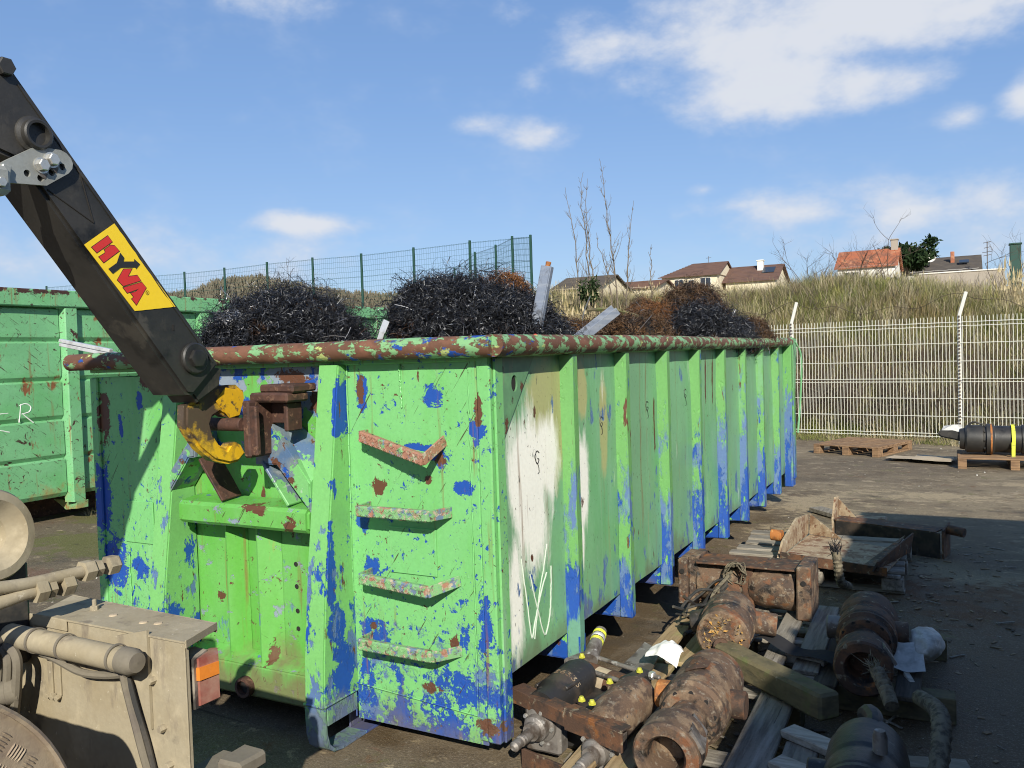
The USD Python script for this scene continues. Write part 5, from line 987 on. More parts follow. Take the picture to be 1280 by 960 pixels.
# rear cross panel with top plate, lamp, tube and cables
obj('rear_panel', J(fine(box((-.80, -1.386, .36), (-.100, -1.380, .9365), .002), .06), box((-.106, -1.384, .36), (-.100, -1.372, .93), .002)), 'dust_beige', truck)
top = obj('top_plate', hullof([(-.685, -1.392, .937), (-.685, -1.392, .942), (-.092, -1.390, .937), (-.092, -1.390, .942), (-.765, -1.225, .937), (-.765, -1.225, .942), (-.135, -1.250, .937), (-.135, -1.250, .942)]), 'dust_beige', truck)
obj('lip', J(beam((-.092, -1.389, .935), (-.136, -1.250, .935), .004, .02, c=.001), beam((-.765, -1.226, .93), (-.135, -1.251, .93), .004, .025, c=.001), beam((-.70, -1.39, .925), (-.55, -1.391, .925), .004, .03, c=.001)), 'dust_beige', top, smooth=False)
obj('bolt', J(hexnut((-.56, -1.30, .942), (0, 0, 1), .012, .012), cyl((-.56, -1.30, .95), (-.56, -1.30, .972), .006, 8)), 'dust_beige', top, smooth=False)
for x, y in ((-.46, -1.315), (-.325, -1.325), (-.28, -1.315)): obj('rivet', lathe([(.012, 0), (.01, .003), (.001, .004)], (x, y, .942), (0, 0, 1), 12), 'cardboard', top)
lm = obj('tail_lamp', fine(hullof([(-.20, -1.36, .735), (-.20, -1.36, .89), (-.165, -1.30, .728), (-.165, -1.30, .892), (-.10, -1.36, .76), (-.10, -1.36, .885), (-.12, -1.30, .75), (-.12, -1.30, .89)]), .05), 'lamp_grey', truck)
obj('red_lens', hullof([(-.140, -1.352, .752), (-.140, -1.352, .880), (-.098, -1.345, .765), (-.098, -1.345, .884), (-.140, -1.27, .752), (-.140, -1.27, .882), (-.090, -1.29, .768), (-.090, -1.29, .880), (-.115, -1.27, .752), (-.115, -1.27, .886)]), 'lamp_red', lm)
obj('orange_lens', hullof([(-.132, -1.356, .826), (-.132, -1.356, .862), (-.093, -1.349, .83), (-.093, -1.349, .862), (-.132, -1.28, .826), (-.132, -1.28, .862), (-.0865, -1.292, .83), (-.0865, -1.292, .862)]), 'lamp_orange', lm)
tu = obj('cross_tube', cyl((-.95, -1.445, .895), (-.215, -1.445, .893), .031, 22), 'dust_beige', truck)
obj('end_cap', lathe([(.033, -.035), (.033, .0), (.024, .016), (.001, .018)], (-.215, -1.445, .893), (1, 0, 0), 22), 'dust_hose', tu)
for x in (-.60, -.475, -.275): obj('clip', lathe([(.0315, -.004), (.0345, -.004), (.0345, .004), (.0315, .004)], (x, -1.445, .895), (1, 0, 0), 22), 'dust_hose', tu)
obj('gusset', prism([(-.345, .925), (-.225, .955), (-.225, .70), (-.27, .80)], -1.395, -1.387, 1), 'dust_beige', truck)
obj('cable', tube(curve([(-.80, -1.43, .86), (-.66, -1.43, .862), (-.55, -1.43, .848), (-.46, -1.42, .822), (-.38, -1.41, .822), (-.31, -1.41, .835), (-.27, -1.41, .848)]), .010, 8), 'dust_hose', truck)
obj('cable', tube(curve([(-.305, -1.41, .855), (-.29, -1.41, .80), (-.275, -1.405, .73), (-.245, -1.405, .64), (-.22, -1.40, .55), (-.19, -1.40, .42)]), .011, 8), 'dust_hose', truck)
obj('cable', tube(curve([(-.295, -1.405, .845), (-.265, -1.405, .76), (-.232, -1.40, .66), (-.20, -1.40, .55), (-.17, -1.40, .42)]), .007, 8), 'rubber', truck)
rr = np.random.default_rng(4)
for k in range(4):
    x = -.80 + .042 * k
    obj('hose', tube(curve([(x - .10, -1.44, .84), (x - .02, -1.47, .875), (x + .03, -1.475, .85), (x + .015, -1.47, .77), (x - .02, -1.46, .68), (x - .05, -1.45, .58)]), .013, 8), 'dust_hose', truck)
obj('plug', lathe([(.001, 0), (.032, 0), (.032, .03), (.036, .032), (.036, .06), (.001, .06)], (-.72, -1.50, .745), (.6, .8, .1), 18), 'dust_hose', truck)
sb = obj('slot_bracket', J(box((-.645, -1.392, .725), (-.625, -1.387, .83), .002), box((-.605, -1.392, .725), (-.59, -1.387, .83), .002), box((-.645, -1.392, .815), (-.59, -1.387, .83), .002)), 'dust_beige', truck)
for x in (-.64, -.62, -.60): obj('screw', hexnut((x, -1.39, .722), (.2, -1, -.2), .008, .014), 'dust_beige', sb)
for x, z in ((-.215, .828), (-.185, .71), (-.165, .62)): obj('screw', J(hexnut((x, -1.386, z), (0, -1, 0), .010, .018)), 'dust_beige', truck)
bk = obj('coupling_bracket', J(box((-.16, -1.44, .54), (-.10, -1.388, .60), .006), lathe([(.001, 0), (.03, 0), (.03, .02), (.001, .02)], (-.13, -1.44, .575), (0, -1, 0), 18)), 'dust_beige', truck)
obj('bolt', hexnut((-.13, -1.46, .575), (0, -1, 0), .014, .012), 'bolt_steel', bk)
obj('coupling', disp(fine(J(box((-.19, -1.33, .52), (-.05, -1.20, .575), .012), box((-.09, -1.32, .575), (-.01, -1.22, .615), .008)), .03), .006, 20), 'dust_hose', truck)
# curved chequered mudguard over the wheel
GC, GR, GX0, GX1 = np.array([-2.11, .63]), .42, -.68, -.10
th = np.linspace(math.radians(-30), math.radians(115), 30)
arc = [(GC[0] + GR * math.cos(a), GC[1] + GR * math.sin(a)) for a in th] + [(GC[0] + (GR - .006) * math.cos(a), GC[1] + (GR - .006) * math.sin(a)) for a in th[::-1]]
look('guard_dust', (.24, .185, .135), [('n', (.33, .27, .19), 9, .52, .1, {}), ('n', (.15, .12, .10), 16, .6, .06, {})], rough=.8, bump=.3, spec=.3)
mg = obj('mudguard', prism(arc, GX0, GX1, 0), 'guard_dust', truck)
tb = M()
for i, a in enumerate(np.arange(math.radians(-28), math.radians(112), .118)):
    for j, x in enumerate(np.arange(GX0 + .04, GX1 - .02, .05)):
        for k in range(5):
            n = np.array([0, math.cos(a), math.sin(a)]); tt = np.array([0, -math.sin(a), math.cos(a)]); ex = np.array([1.0, 0, 0])
            e = (ex * .75 + tt * .65) if (i + j) % 2 else (ex * .75 - tt * .65); o = (tt * .75 - ex * .65) if (i + j) % 2 else (tt * .75 + ex * .65)
            q = np.array([x, *(GC + (GR + .001) * np.array([math.cos(a), math.sin(a)]))]) + o * (k - 2) * .0085; tb.add(hullof([q - e * .017, q + e * .017, q + o * .0028 + e * .006, q - o * .0028 + e * .006, q + o * .0028 - e * .006, q - o * .0028 - e * .006, q + n * .0032 + e * .008, q + n * .0032 - e * .008]))
obj('raised_tread', tb, 'guard_dust', mg, smooth=False, kind='stuff')
ring = [(GC[0] + (GR - .002) * math.cos(a), GC[1] + (GR - .002) * math.sin(a)) for a in th] + [(GC[0] + .25 * math.cos(a), GC[1] + .25 * math.sin(a)) for a in th[::-1]]
obj('side_plate', prism(ring, GX1 - .006, GX1 - .001, 0), 'guard_dust', mg)
tb = M()
for j, rad in enumerate(np.arange(.285, .41, .043)):
    for i, a in enumerate(np.arange(math.radians(-24), math.radians(110), .043 / rad)):
        for k in range(5):
            n = np.array([1.0, 0, 0]); ey, ez = np.array([0, 1.0, 0]), np.array([0, 0, 1.0]); e = (ey * .7 + ez * .7) if (i + j) % 2 else (ey * .7 - ez * .7); o = (ez * .7 - ey * .7) if (i + j) % 2 else (ez * .7 + ey * .7)
            q = np.array([GX1 - .001, GC[0] + rad * math.cos(a), GC[1] + rad * math.sin(a)]) + o * (k - 2) * .0075; tb.add(hullof([q - e * .016, q + e * .016, q + o * .0025 + e * .006, q - o * .0025 + e * .006, q + o * .0025 - e * .006, q - o * .0025 - e * .006, q + n * .003 + e * .008, q + n * .003 - e * .008]))
obj('raised_tread', tb, 'guard_dust', mg, smooth=False, kind='stuff')
obj('inner_tube', tube([(GX1 + .002, GC[0] + .25 * math.cos(a), GC[1] + .25 * math.sin(a)) for a in th], .016, 8), 'guard_dust', mg)
obj('edge_tube', tube([(GX1 + .004, *(GC + GR * np.array([math.cos(a), math.sin(a)]))) for a in th], .007, 6), 'guard_dust', mg)
obj('wheel', lathe([(.18, -.13), (.36, -.14), (.395, -.11), (.40, .0), (.395, .11), (.36, .14), (.18, .13)], (-.38, -2.11, .42), (1, 0, 0), 40), 'rubber', truck)

# ------------------------------------------------------------------ machine parts and pallets in front
def board(t, a, b, w, h, mat, name='board', wob=.004, parent=None):
    m = fine(beam(a, b, w, h, c=.004), .12); v = np.array(m.vertices); v += wob * np.stack([nz(v + 9 * k, 3.0, k) for k in range(3)], 1)
    return obj(name, (v, np.array(m.faces)), mat, parent or t)
pa = thing('pallet', 'grey weathered pallet under the rusty axle housing', 'pallet', (.55, 1.5, 0))
for x, w, y0, y1, mt in ((.245, .105, 1.0, 2.16, 'wood_tan'), (.405, .11, 1.0, 2.12, 'wood_tan'), (.585, .10, 1.0, 2.14, 'wood_grey'), (.775, .10, 1.10, 2.10, 'wood_grey'), (.925, .115, 1.12, 2.16, 'wood_grey')):
    board(pa, (x + .02, y0, .139), (x - .02, y1, .139), w, .022, mt)
for y in (1.12, 1.58, 2.05):
    board(pa, (.19, y, .116), (.99, y + .01, .116), .095, .022, 'wood_grey_across', 'stringer')
    for x in (.25, .58, .93): obj('block', disp(fine(box((x - .05, y - .05, .024), (x + .05, y + .05, .1045), .004), .06), .003, 9), 'wood_mossy', pa)
    board(pa, (.19, y, .012), (.99, y + .01, .012), .095, .022, 'wood_grey_across', 'bottom_board')
pb = thing('pallet', 'dark weathered pallet under the nearest rusty swivel, cut by the bottom of the picture', 'pallet', (.6, .25, 0))
for x, w, mt in ((.36, .10, 'wood_tan'), (.50, .10, 'wood_tan'), (.665, .12, 'wood_grey'), (.905, .145, 'wood_grey')):
    board(pb, (x + .02, -.55, .139), (x - .02, .955, .139), w, .024, mt)
for y in (-.45, .2, .86):
    board(pb, (.30, y, .115), (.99, y + .01, .115), .10, .022, 'wood_grey_across', 'stringer')
    for x in (.36, .65, .93): obj('block', disp(fine(box((x - .05, y - .05, .001), (x + .05, y + .05, .1035), .004), .06), .003, 9), 'wood_mossy', pb)
lb_ = thing('timber_beam', 'short square mossy timber lying loose across the pallets', 'beam', (.9, .8, .2))
obj('beam', disp(fine(beam((.60, 1.02, .215), (1.125, .60, .215), .105, .105, c=.012), .04), .005, 8), 'wood_mossy', lb_)
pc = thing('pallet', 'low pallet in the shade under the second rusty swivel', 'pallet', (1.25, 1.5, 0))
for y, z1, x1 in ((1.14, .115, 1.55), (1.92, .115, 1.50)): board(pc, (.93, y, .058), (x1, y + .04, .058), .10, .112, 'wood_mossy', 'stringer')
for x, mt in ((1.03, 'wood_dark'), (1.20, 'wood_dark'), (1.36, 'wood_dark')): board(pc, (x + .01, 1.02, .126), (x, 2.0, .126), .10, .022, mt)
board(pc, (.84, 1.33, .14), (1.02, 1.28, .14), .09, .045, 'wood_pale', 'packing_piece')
pd = thing('pallet', 'broken pale pallet at the bottom right under the black swivel', 'pallet', (1.3, .2, 0))
board(pd, (.985, .47, .152), (1.20, .36, .152), .085, .03, 'wood_pale'); board(pd, (.99, .20, .152), (1.15, .13, .152), .085, .03, 'wood_pale'); board(pd, (1.05, .42, .105), (1.08, -.4, .105), .12, .06, 'wood_grey', 'stringer')
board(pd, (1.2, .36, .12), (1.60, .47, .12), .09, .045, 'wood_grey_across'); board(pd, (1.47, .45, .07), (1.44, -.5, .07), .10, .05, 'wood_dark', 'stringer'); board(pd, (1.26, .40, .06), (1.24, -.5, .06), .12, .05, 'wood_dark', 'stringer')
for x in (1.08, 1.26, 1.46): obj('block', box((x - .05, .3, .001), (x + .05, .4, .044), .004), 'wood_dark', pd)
pe = thing('pallet', 'sunlit grey pallet carrying the rusty tray', 'pallet', (.68, 3.55, 0))
for y, w, x1 in ((3.12, .12, 1.24), (3.30, .10, 1.23), (3.47, .12, 1.23), (3.65, .10, 1.22), (3.82, .12, 1.21), (4.00, .12, 1.2)): board(pe, (.10 + .02 * math.sin(y * 9), y - .02, .139), (x1, y + .03, .139), w, .022, 'wood_grey_across')
for x in (.17, .68, 1.17):
    board(pe, (x, 3.06, .116), (x, 4.06, .116), .095, .022, 'wood_grey', 'stringer')
    for y in (3.12, 3.55, 4.0): obj('block', disp(fine(box((x - .065, y - .05, .024), (x + .065, y + .05, .1045), .004), .06), .003, 9), 'wood_grey', pe)
board(pe, (.12, 3.12, .012), (1.24, 3.14, .012), .095, .022, 'wood_grey_across', 'bottom_board')

def swivel(name, label, o, d, s, mat, matn, stub, holes=True, ring=True):
    """heavy swivel: open clevis end, neck, bolted flange, drum with side stubs"""
    o, d = np.array(o, float), np.array(d, float); d /= np.linalg.norm(d); t = thing(name, label, 'machine part', (o[0], o[1], 0)); side = np.cross(d, (0, 0, 1)); side /= np.linalg.norm(side); up = np.cross(side, d)
    P = lambda u, a=0, b=0: o + d * u * s + side * a * s + up * b * s
    dr = obj('drum', disp(lathe([(.001, .66), (.108, .66), (.118, .65), (.122, .60), (.128, .58), (.128, .44), (.121, .425), (.125, .40), (.125, .31), (.118, .30), (.001, .30)], o, d, 36).apply_transform(np.eye(4)) if s == 1 else lathe(np.array([(.001, .66), (.108, .66), (.118, .65), (.122, .60), (.128, .58), (.128, .44), (.121, .425), (.125, .40), (.125, .31), (.118, .30), (.001, .30)]) * s, o, d, 36), .003, 18), mat, t)
    fl = obj('flange', lathe(np.array([(.001, .305), (.120, .305), (.124, .30), (.124, .282), (.110, .268), (.106, .245), (.104, .235), (.088, .228), (.001, .228)]) * s, o, d, 36), mat, t)
    if holes:
        for k in range(10):
            a = k * .628 + .2; q = P(.2335, .095 * math.cos(a), .095 * math.sin(a)); obj('bolt_hole', cyl(q + d * .004, q - d * .0025, .0095 * s, 9, c=.0003), 'swarf_core', fl)
    obj('neck', disp(lathe(np.array([(.001, .235), (.070, .235), (.070, .13), (.082, .12), (.086, .05), (.001, .05)]) * s, o, d, 32), .003, 16), matn, t)
    if ring:
        rg_ = obj('clevis_ring', disp(lathe(np.array([(.062, .06), (.062, -.075), (.072, -.09), (.104, -.09), (.112, -.08), (.112, .05), (.098, .065), (.062, .06)]) * s, o, d, 36), .003, 14), matn, t)
        obj('bore', lathe(np.array([(.061, -.07), (.061, .055), (.001, .056)]) * s, o, d, 30), 'iron_dark', rg_)
        obj('wear_plate', hullof([P(.10, .055, .085), P(.10, .10, .03), P(-.06, .085, .095), P(-.06, .128, .03), P(.10, .05, .075), P(.10, .09, .02), P(-.06, .075, .085), P(-.06, .118, .02)]), 'iron_grey', t)
    for k, (sg, mt) in enumerate(stub):
        obj('side_stub', disp(lathe(np.array([(.001, .17), (.048, .17), (.052, .165), (.052, .10), (.001, .10)]) * s * (1, 1), P(.42) + side * 0, side * sg, 22), .002, 20), mt, t)
    return t, P
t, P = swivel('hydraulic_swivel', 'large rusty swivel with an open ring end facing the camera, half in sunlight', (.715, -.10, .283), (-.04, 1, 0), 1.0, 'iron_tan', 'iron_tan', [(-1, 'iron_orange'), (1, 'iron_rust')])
obj('cover_plate', disp(fine(hullof([P(.36, -.05, .118), P(.52, -.05, .122), P(.36, -.02, .13), P(.50, -.02, .135), P(.40, .03, .130), P(.46, .03, .132)]), .03), .006, 30), 'iron_rust', t)
obj('paint_fleck', disp(hullof([P(.60, .0, .121), P(.60, .02, .121), P(.63, .015, .120), P(.61, .0, .119), P(.625, -.01, .12)]), .001, 50), 'white_plastic', t)
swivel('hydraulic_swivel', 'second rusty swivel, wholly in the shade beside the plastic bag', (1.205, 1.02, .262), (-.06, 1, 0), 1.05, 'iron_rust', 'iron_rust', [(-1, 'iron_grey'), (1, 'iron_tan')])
t, P = swivel('hydraulic_swivel', 'black oily swivel at the bottom edge on the broken pallet', (1.32, -.42, .235), (-.03, 1, 0), 1.0, 'iron_dark', 'iron_dark', [(-1, 'iron_dark')], ring=False)
obj('fitting', lathe([(.001, .07), (.016, .07), (.022, .05), (.022, 0), (.001, 0)], P(.40, .05, .12), (0, 0, 1), 14), 'iron_grey', t)
obj('hose_elbow', tube(curve([P(.62, .02, .08), P(.68, .02, .10), P(.74, .0, .10), P(.82, -.02, .06)]), .03, 10), 'iron_dark', t)
# hydraulic motor with speckled face behind the big swivel
t = thing('hydraulic_motor', 'brown dust covered cylinder motor with leaves stuck to its round face', 'machine part', (.6, 1.3, .15)); dm = np.array([-.10, 1, .06]); o = np.array([.60, 1.03, .285])
obj('body', disp(lathe([(.001, .0), (.112, .0), (.122, .01), (.122, .15), (.128, .155), (.128, .27), (.112, .30), (.085, .40), (.05, .46), (.001, .47)], o, dm, 34), .003, 14), 'iron_tan', t)
obj('side_stub', lathe([(.001, .22), (.05, .22), (.055, .21), (.055, .08), (.001, .08)], o + dm * .26, (1, .15, -.1), 22), 'iron_tan', t)
obj('side_stub', lathe([(.001, .19), (.05, .19), (.055, .18), (.055, .08), (.001, .08)], o + dm * .26, (-1, -.1, -.2), 22), 'iron_dark', t)
obj('eye', lathe([(.016, -.01), (.034, -.01), (.034, .012), (.016, .012)], o + (0, -.02, -.03), (.2, -1, .2), 20), 'iron_rust', t)
look('leaf_orange', (.42, .22, .05), [('n', (.25, .20, .10), 40, .52, .08, {})], rough=.9, bump=0)
rr = np.random.default_rng(6); lm_ = M()
for k in range(150):
    a, r = rr.uniform(0, 6.28), .11 * math.sqrt(rr.uniform()); q = o + np.array([r * math.cos(a), -.004 - .03 * r * 0, r * math.sin(a)]) + (0, -.002, 0); e = rr.normal(0, 1, (2, 3)) * .006
    lm_.add((np.array([q - e[0], q + e[1] * .5, q + e[0], q - e[1] * .5]) + np.array([0, -.003, 0]), np.array([(0, 1, 2, 3)])))
obj('stuck_leaves', lm_, 'leaf_orange', t, smooth=False, kind='stuff')
# axle housing
t = thing('axle_housing', 'rusty axle housing with a square flange at each end, lying across the pallet', 'machine part', (.5, 2.0, .15)); za = .285
obj('flange', disp(fine(J(box((.13, 1.87, .155), (.185, 2.13, .42), .008), box((.185, 1.90, .16), (.24, 2.12, .43), .006)), .06), .004, 9), 'iron_tan', t)
obj('flange', disp(fine(J(box((.79, 1.83, .15), (.865, 2.10, .44), .008)), .06), .004, 9), 'iron_tan', t)
for x, z in ((.158, .35), (.83, .355)): obj('bolt_hole', cyl((x, 1.865 if x < .5 else 1.8265, z), (x, 1.875, z), .014, 12, c=.0005), 'swarf_core', t)
obj('barrel', disp(lathe([(.001, 0), (.118, 0), (.118, .16), (.112, .17), (.112, .24), (.001, .24)], (.24, 2.0, za), (1, -.03, 0), 30), .003, 12), 'iron_tan', t)
obj('barrel', disp(lathe([(.001, 0), (.10, 0), (.115, .03), (.122, .06), (.128, .08), (.128, .22), (.118, .25), (.001, .25)], (.53, 1.985, za), (1, -.03, 0), 12), .003, 12), 'iron_tan', t)
obj('middle', box((.46, 1.90, .16), (.55, 2.09, .41), .01), 'iron_rust', t)
obj('port', lathe([(.001, .075), (.012, .075), (.012, .07), (.022, .07), (.024, 0), (.001, 0)], (.40, 1.88, .30), (-.35, -1, .25), 14), 'iron_orange', t)
obj('plug', disp(lathe([(.001, .05), (.045, .05), (.05, .0), (.001, 0)], (.45, 1.87, .27), (.1, -1, .2), 16), .004, 20), 'iron_rust', t)
obj('cover', disp(fine(box((.24, 1.86, .402), (.80, 2.10, .412), .003), .06), .004, 8), 'iron_rust', t)
obj('foot', box((.15, 1.95, .152), (.22, 2.05, .17), .003), 'iron_rust', t)
cb = thing('cable_bundle', 'tangle of dark cut cables hanging beside the brown motor', 'cables', (.35, 1.55, .15)); rr = np.random.default_rng(12)
for k in range(12):
    p = [np.array([.42, 1.84, .33]) + rr.normal(0, .02, 3)]
    for j in range(5): p.append(p[-1] + np.array([-.015, -.085, -.035 if j < 3 else .0]) + rr.normal(0, .028, 3))
    p = np.array(p); p[:, 2] = np.clip(p[:, 2], .165, 1); obj('cable', tube(curve(p, 6), rr.uniform(.005, .010), 6), ['rubber', 'rubber', 'iron_dark', 'rope_tan'][k % 4], cb)
for k in range(7):
    a = rr.uniform(0, 6.28); c = np.array([.47, 1.86, .37]); pts = [c + .055 * np.array([math.cos(a + u), -.35 + .3 * math.sin(2 * u + k), math.sin(a + u)]) + rr.normal(0, .008, 3) for u in np.linspace(0, 4.4, 9)]; obj('strand', tube(curve(pts, 4), .0035, 5), 'rope_tan', cb)
# twin pump unit
pu = thing('hydraulic_pump', 'greasy twin hydraulic pump unit with two shafts and yellow caps', 'pump', (.22, .2, 0)); ax = np.array([-.10, -1, -.08]); ax /= np.linalg.norm(ax)
for c, mt, rr_ in (((.115, .12, .165), 'iron_dark', .082), ((.40, .03, .165), 'iron_tan', .088)):
    c = np.array(c)
    obj('motor', disp(lathe([(.001, -.34), (rr_ * .8, -.34), (rr_ * .9, -.32), (rr_, -.29), (rr_, -.09), (rr_ * .86, -.07), (rr_ * .86, .0), (.001, .0)], c + (0, 0, .055), ax, 28), .003, 16), mt, pu)
    obj('shaft_housing', disp(lathe([(.001, -.02), (.068, -.02), (.068, .02), (.052, .028), (.050, .055), (.036, .065), (.034, .085), (.001, .085)], c, ax, 24), .003, 24), 'iron_grey', pu)
    sh = obj('shaft', lathe([(.001, .08), (.022, .08), (.022, .15), (.017, .154), (.017, .165), (.020, .168), (.020, .195), (.010, .205), (.001, .205)], c, ax, 18), 'iron_grey', pu)
    for k in range(5): obj('screw', hexnut(c + np.array([.062 * math.cos(k * 1.257), -.02, .062 * math.sin(k * 1.257)]) + ax * .01, ax, .009, .012), 'bolt_steel', pu)
    obj('gear_case', disp(fine(box(c + (-.075, -.01, -.12), c + (.08, .07, .055), .012), .05), .005, 14), 'iron_grey', pu)
nm = meshkit.text_mesh('26335', .030, .0012).subdivide(); nv = nm.vertices; mc = np.array((.115, .12, .22)); ex_ = np.cross((0, 0, 1.0), -ax); ex_ /= np.linalg.norm(ex_); ex_ = ex_ if ex_[0] > 0 else -ex_; uz = np.cross(ex_, -ax); uz = uz if uz[2] > 0 else -uz
th_ = (nv[:, 0] - .055) / .082 + .25; obj('number_stamp', (mc - ax * (.16 + nv[:, 1:2]) + (.0828 + nv[:, 2:3]) * (np.sin(th_)[:, None] * ex_ + np.cos(th_)[:, None] * uz), nm.faces), 'iron_pale', pu, smooth=False)
obj('angle_bar', disp(fine(J(beam((-.03, .15, .238), (.255, .035, .238), .010, .055, c=.002), beam((-.025, .18, .268), (.26, .065, .264), .07, .008, c=.002)), .05), .004, 12), 'iron_rust', pu)
obj('angle_bar', disp(fine(J(beam((.255, .035, .238), (.52, -.06, .238), .012, .075, c=.002), beam((.26, .065, .276), (.525, -.03, .276), .06, .008, c=.002)), .05), .004, 12), 'iron_rust', pu)
obj('angle_bar', disp(fine(beam((.06, .05, .045), (.30, -.02, .04), .012, .08, c=.002), .05), .004, 12), 'iron_rust', pu)
for a in ((.045, .22, .265), (.185, .20, .285), (.335, .12, .285), (.475, .10, .262)): obj('tie_rod', cyl(np.array(a), np.array(a) + (.022, .22, -.012), .010, 10), 'iron_dark', pu)
ay = np.array([1, -.36, .0]); ay /= np.linalg.norm(ay); c0 = np.array([.10, .56, .20])
obj('cross_cylinder', disp(lathe([(.001, 0), (.062, 0), (.062, .30), (.001, .30)], c0, ay, 26), .002, 14), 'iron_rust', pu)
obj('label_plate', lathe([(.0632, .10), (.0632, .17)], c0, ay, 40), 'cardboard', pu)
for s, w in ((-.045, .055), (.27, .06)): obj('end_block', disp(fine(beam(c0 + ay * s, c0 + ay * (s + w), .16, .17, c=.012), .05), .003, 12), 'iron_grey' if s < 0 else 'iron_dark', pu)
for b, e in ((-.06, .075), (-.06, -.075), (.06, .085), (.06, -.08)):
    n_ = np.array([-ay[1], ay[0], 0]) * b; q = c0 + n_ + (0, 0, e * .85); rd = obj('tie_rod', cyl(q - ay * .03, q + ay * .385, .0095, 10), 'iron_grey', pu); obj('nut', hexnut(q + ay * .335, ay, .018, .02), 'bolt_steel', rd)
for q in ((.11, .54, .293), (.40, .47, .297), (.335, .30, .302), (.36, .06, .312), (.30, .1, .30)): obj('cap', J(lathe([(.001, .011), (.008, .011), (.010, .007), (.010, 0), (.001, 0)], q, (0, 0, 1), 12), lathe([(.001, .0), (.015, .0), (.015, -.006), (.001, -.006)], q, (0, 0, 1), 6)), 'cap_yellow', pu)
hp = obj('hose_stub', tube([(.135, .57, .27), (.13, .62, .295), (.122, .70, .325), (.118, .745, .345)], [.036, .033, .028, .027], 14), 'iron_grey', pu)
for k, f in enumerate((.45, .62, .8)): q = np.array([.13, .62, .295]) + f * np.array([-.012, .125, .05]); obj('hose_band', lathe([(.0295, -.008), (.0315, -.006), (.0315, .006), (.0295, .008)], q, (-.012, .125, .05), 16), 'paint_yellow_strap' if k != 1 else 'alu', hp)
obj('block', disp(fine(box((.02, .22, .02), (.47, .52, .20), .02), .06), .008, 8), 'iron_dark', pu)
t = thing('rag', 'crumpled white rag lying over the orange stub of the big swivel', 'rag', (.40, .72, .2)); rr = np.random.default_rng(3)
def rag(p, s, u): p = p.copy(); r2 = (s - .5) ** 2 + (u - .5) ** 2; p[:, 2] += .045 * np.clip(1 - 3.2 * r2, -.8, 1) + .03 * nz(p, 24, 2) + .015 * nz(p, 55, 3); p[:, :2] += .012 * np.stack([nz(p, 18, 5), nz(p, 18, 6)], 1); return p
obj('cloth', grid((.335, .70, .255), (.15, -.03, 0), (.02, .12, .02), 22, 20, rag), 'white_plastic', t)
t = thing('oil_can_lid', 'grey dark scrap plate leaning behind the pump beside the rag', 'scrap plate', (.28, .86, .1))
obj('plate', disp(fine(hullof([(.20, .80, .17), (.34, .74, .17), (.22, 1.02, .20), (.33, .95, .20), (.20, .80, .18), (.34, .74, .18), (.22, 1.02, .21), (.33, .95, .21)]), .04), .01, 10), 'iron_grey', t)
# rusty tray and channel
t = thing('rusty_tray', 'rusty steel tray with an upright end plate, half in sun on the grey pallet', 'tray', (.8, 3.5, .15))
def plate(name, pts, th, mat, tt, dn=(0, 0, -1)):
    p = np.array(pts, float); return obj(name, disp(fine(hullof(np.vstack([p, p + np.array(dn, float) * th])), .08), .004, 7), mat, tt)
plate('bottom', [(.47, 3.10, .166), (1.14, 2.98, .166), (1.22, 3.62, .166), (.53, 3.95, .166)], .012, 'iron_pale', t)
plate('end_plate', [(.46, 3.10, .168), (.52, 3.96, .168), (.53, 3.90, .33), (.50, 3.60, .355), (.47, 3.2, .26)], .014, 'iron_pale', t, (-1, 0, 0))
plate('front_lip', [(.47, 3.095, .14), (1.15, 2.97, .14), (1.15, 2.97, .195), (.47, 3.095, .215)], .010, 'iron_rust', t, (0, -1, 0))
plate('gusset', [(.53, 3.93, .17), (.78, 3.82, .17), (.535, 3.92, .33)], .010, 'iron_pale', t, (0, 1, 0))
plate('end_plate', [(1.06, 2.95, .168), (1.24, 3.58, .168), (1.26, 3.60, .30), (1.09, 2.97, .23)], .012, 'iron_rust', t, (1, 0, 0))
obj('lug', disp(cyl((.44, 3.35, .27), (.36, 3.36, .27), .04, 16), .003, 14), 'iron_orange', t)
plate('slanted_plate', [(1.00, 3.05, .18), (1.10, 2.96, .18), (1.22, 3.50, .30), (1.10, 3.45, .21)], .01, 'iron_tan', t)
t = thing('rusty_channel', 'long rusty steel channel with a triangular end plate, lying behind the tray', 'channel', (1.05, 4.3, 0))
obj('web', disp(fine(beam((.66, 4.42, .10), (1.42, 4.16, .10), .012, .19, c=.003), .08), .003, 8), 'iron_dark', t)
obj('flange', disp(fine(beam((.66, 4.52, .196), (1.42, 4.26, .196), .20, .010, c=.002), .08), .003, 8), 'iron_rust', t)
plate('end_plate', [(.645, 4.42, .01), (.66, 4.66, .01), (.66, 4.62, .36), (.645, 4.55, .36), (.64, 4.42, .2)], .014, 'iron_pale', t, (-1, 0, 0))
plate('gusset', [(.66, 4.60, .20), (.80, 4.55, .20), (.66, 4.61, .34)], .010, 'iron_pale', t, (0, 1, 0))
plate('end_plate', [(1.43, 4.14, .01), (1.47, 4.36, .01), (1.47, 4.36, .24), (1.43, 4.14, .22)], .014, 'iron_rust', t, (1, 0, 0))
obj('lug', disp(cyl((1.47, 4.25, .21), (1.58, 4.20, .20), .035, 14), .004, 14), 'iron_rust', t)
t = thing('timber_plank', 'weathered plank lying on the ground behind the rusty channel', 'plank', (.6, 5.3, 0))
board(t, (.30, 5.75, .03), (.95, 5.05, .03), .14, .04, 'wood_grey')
t = thing('steel_offcut', 'flat rusty offcut lying in the sun behind the rusty channel', 'offcut', (.85, 5.2, 0))
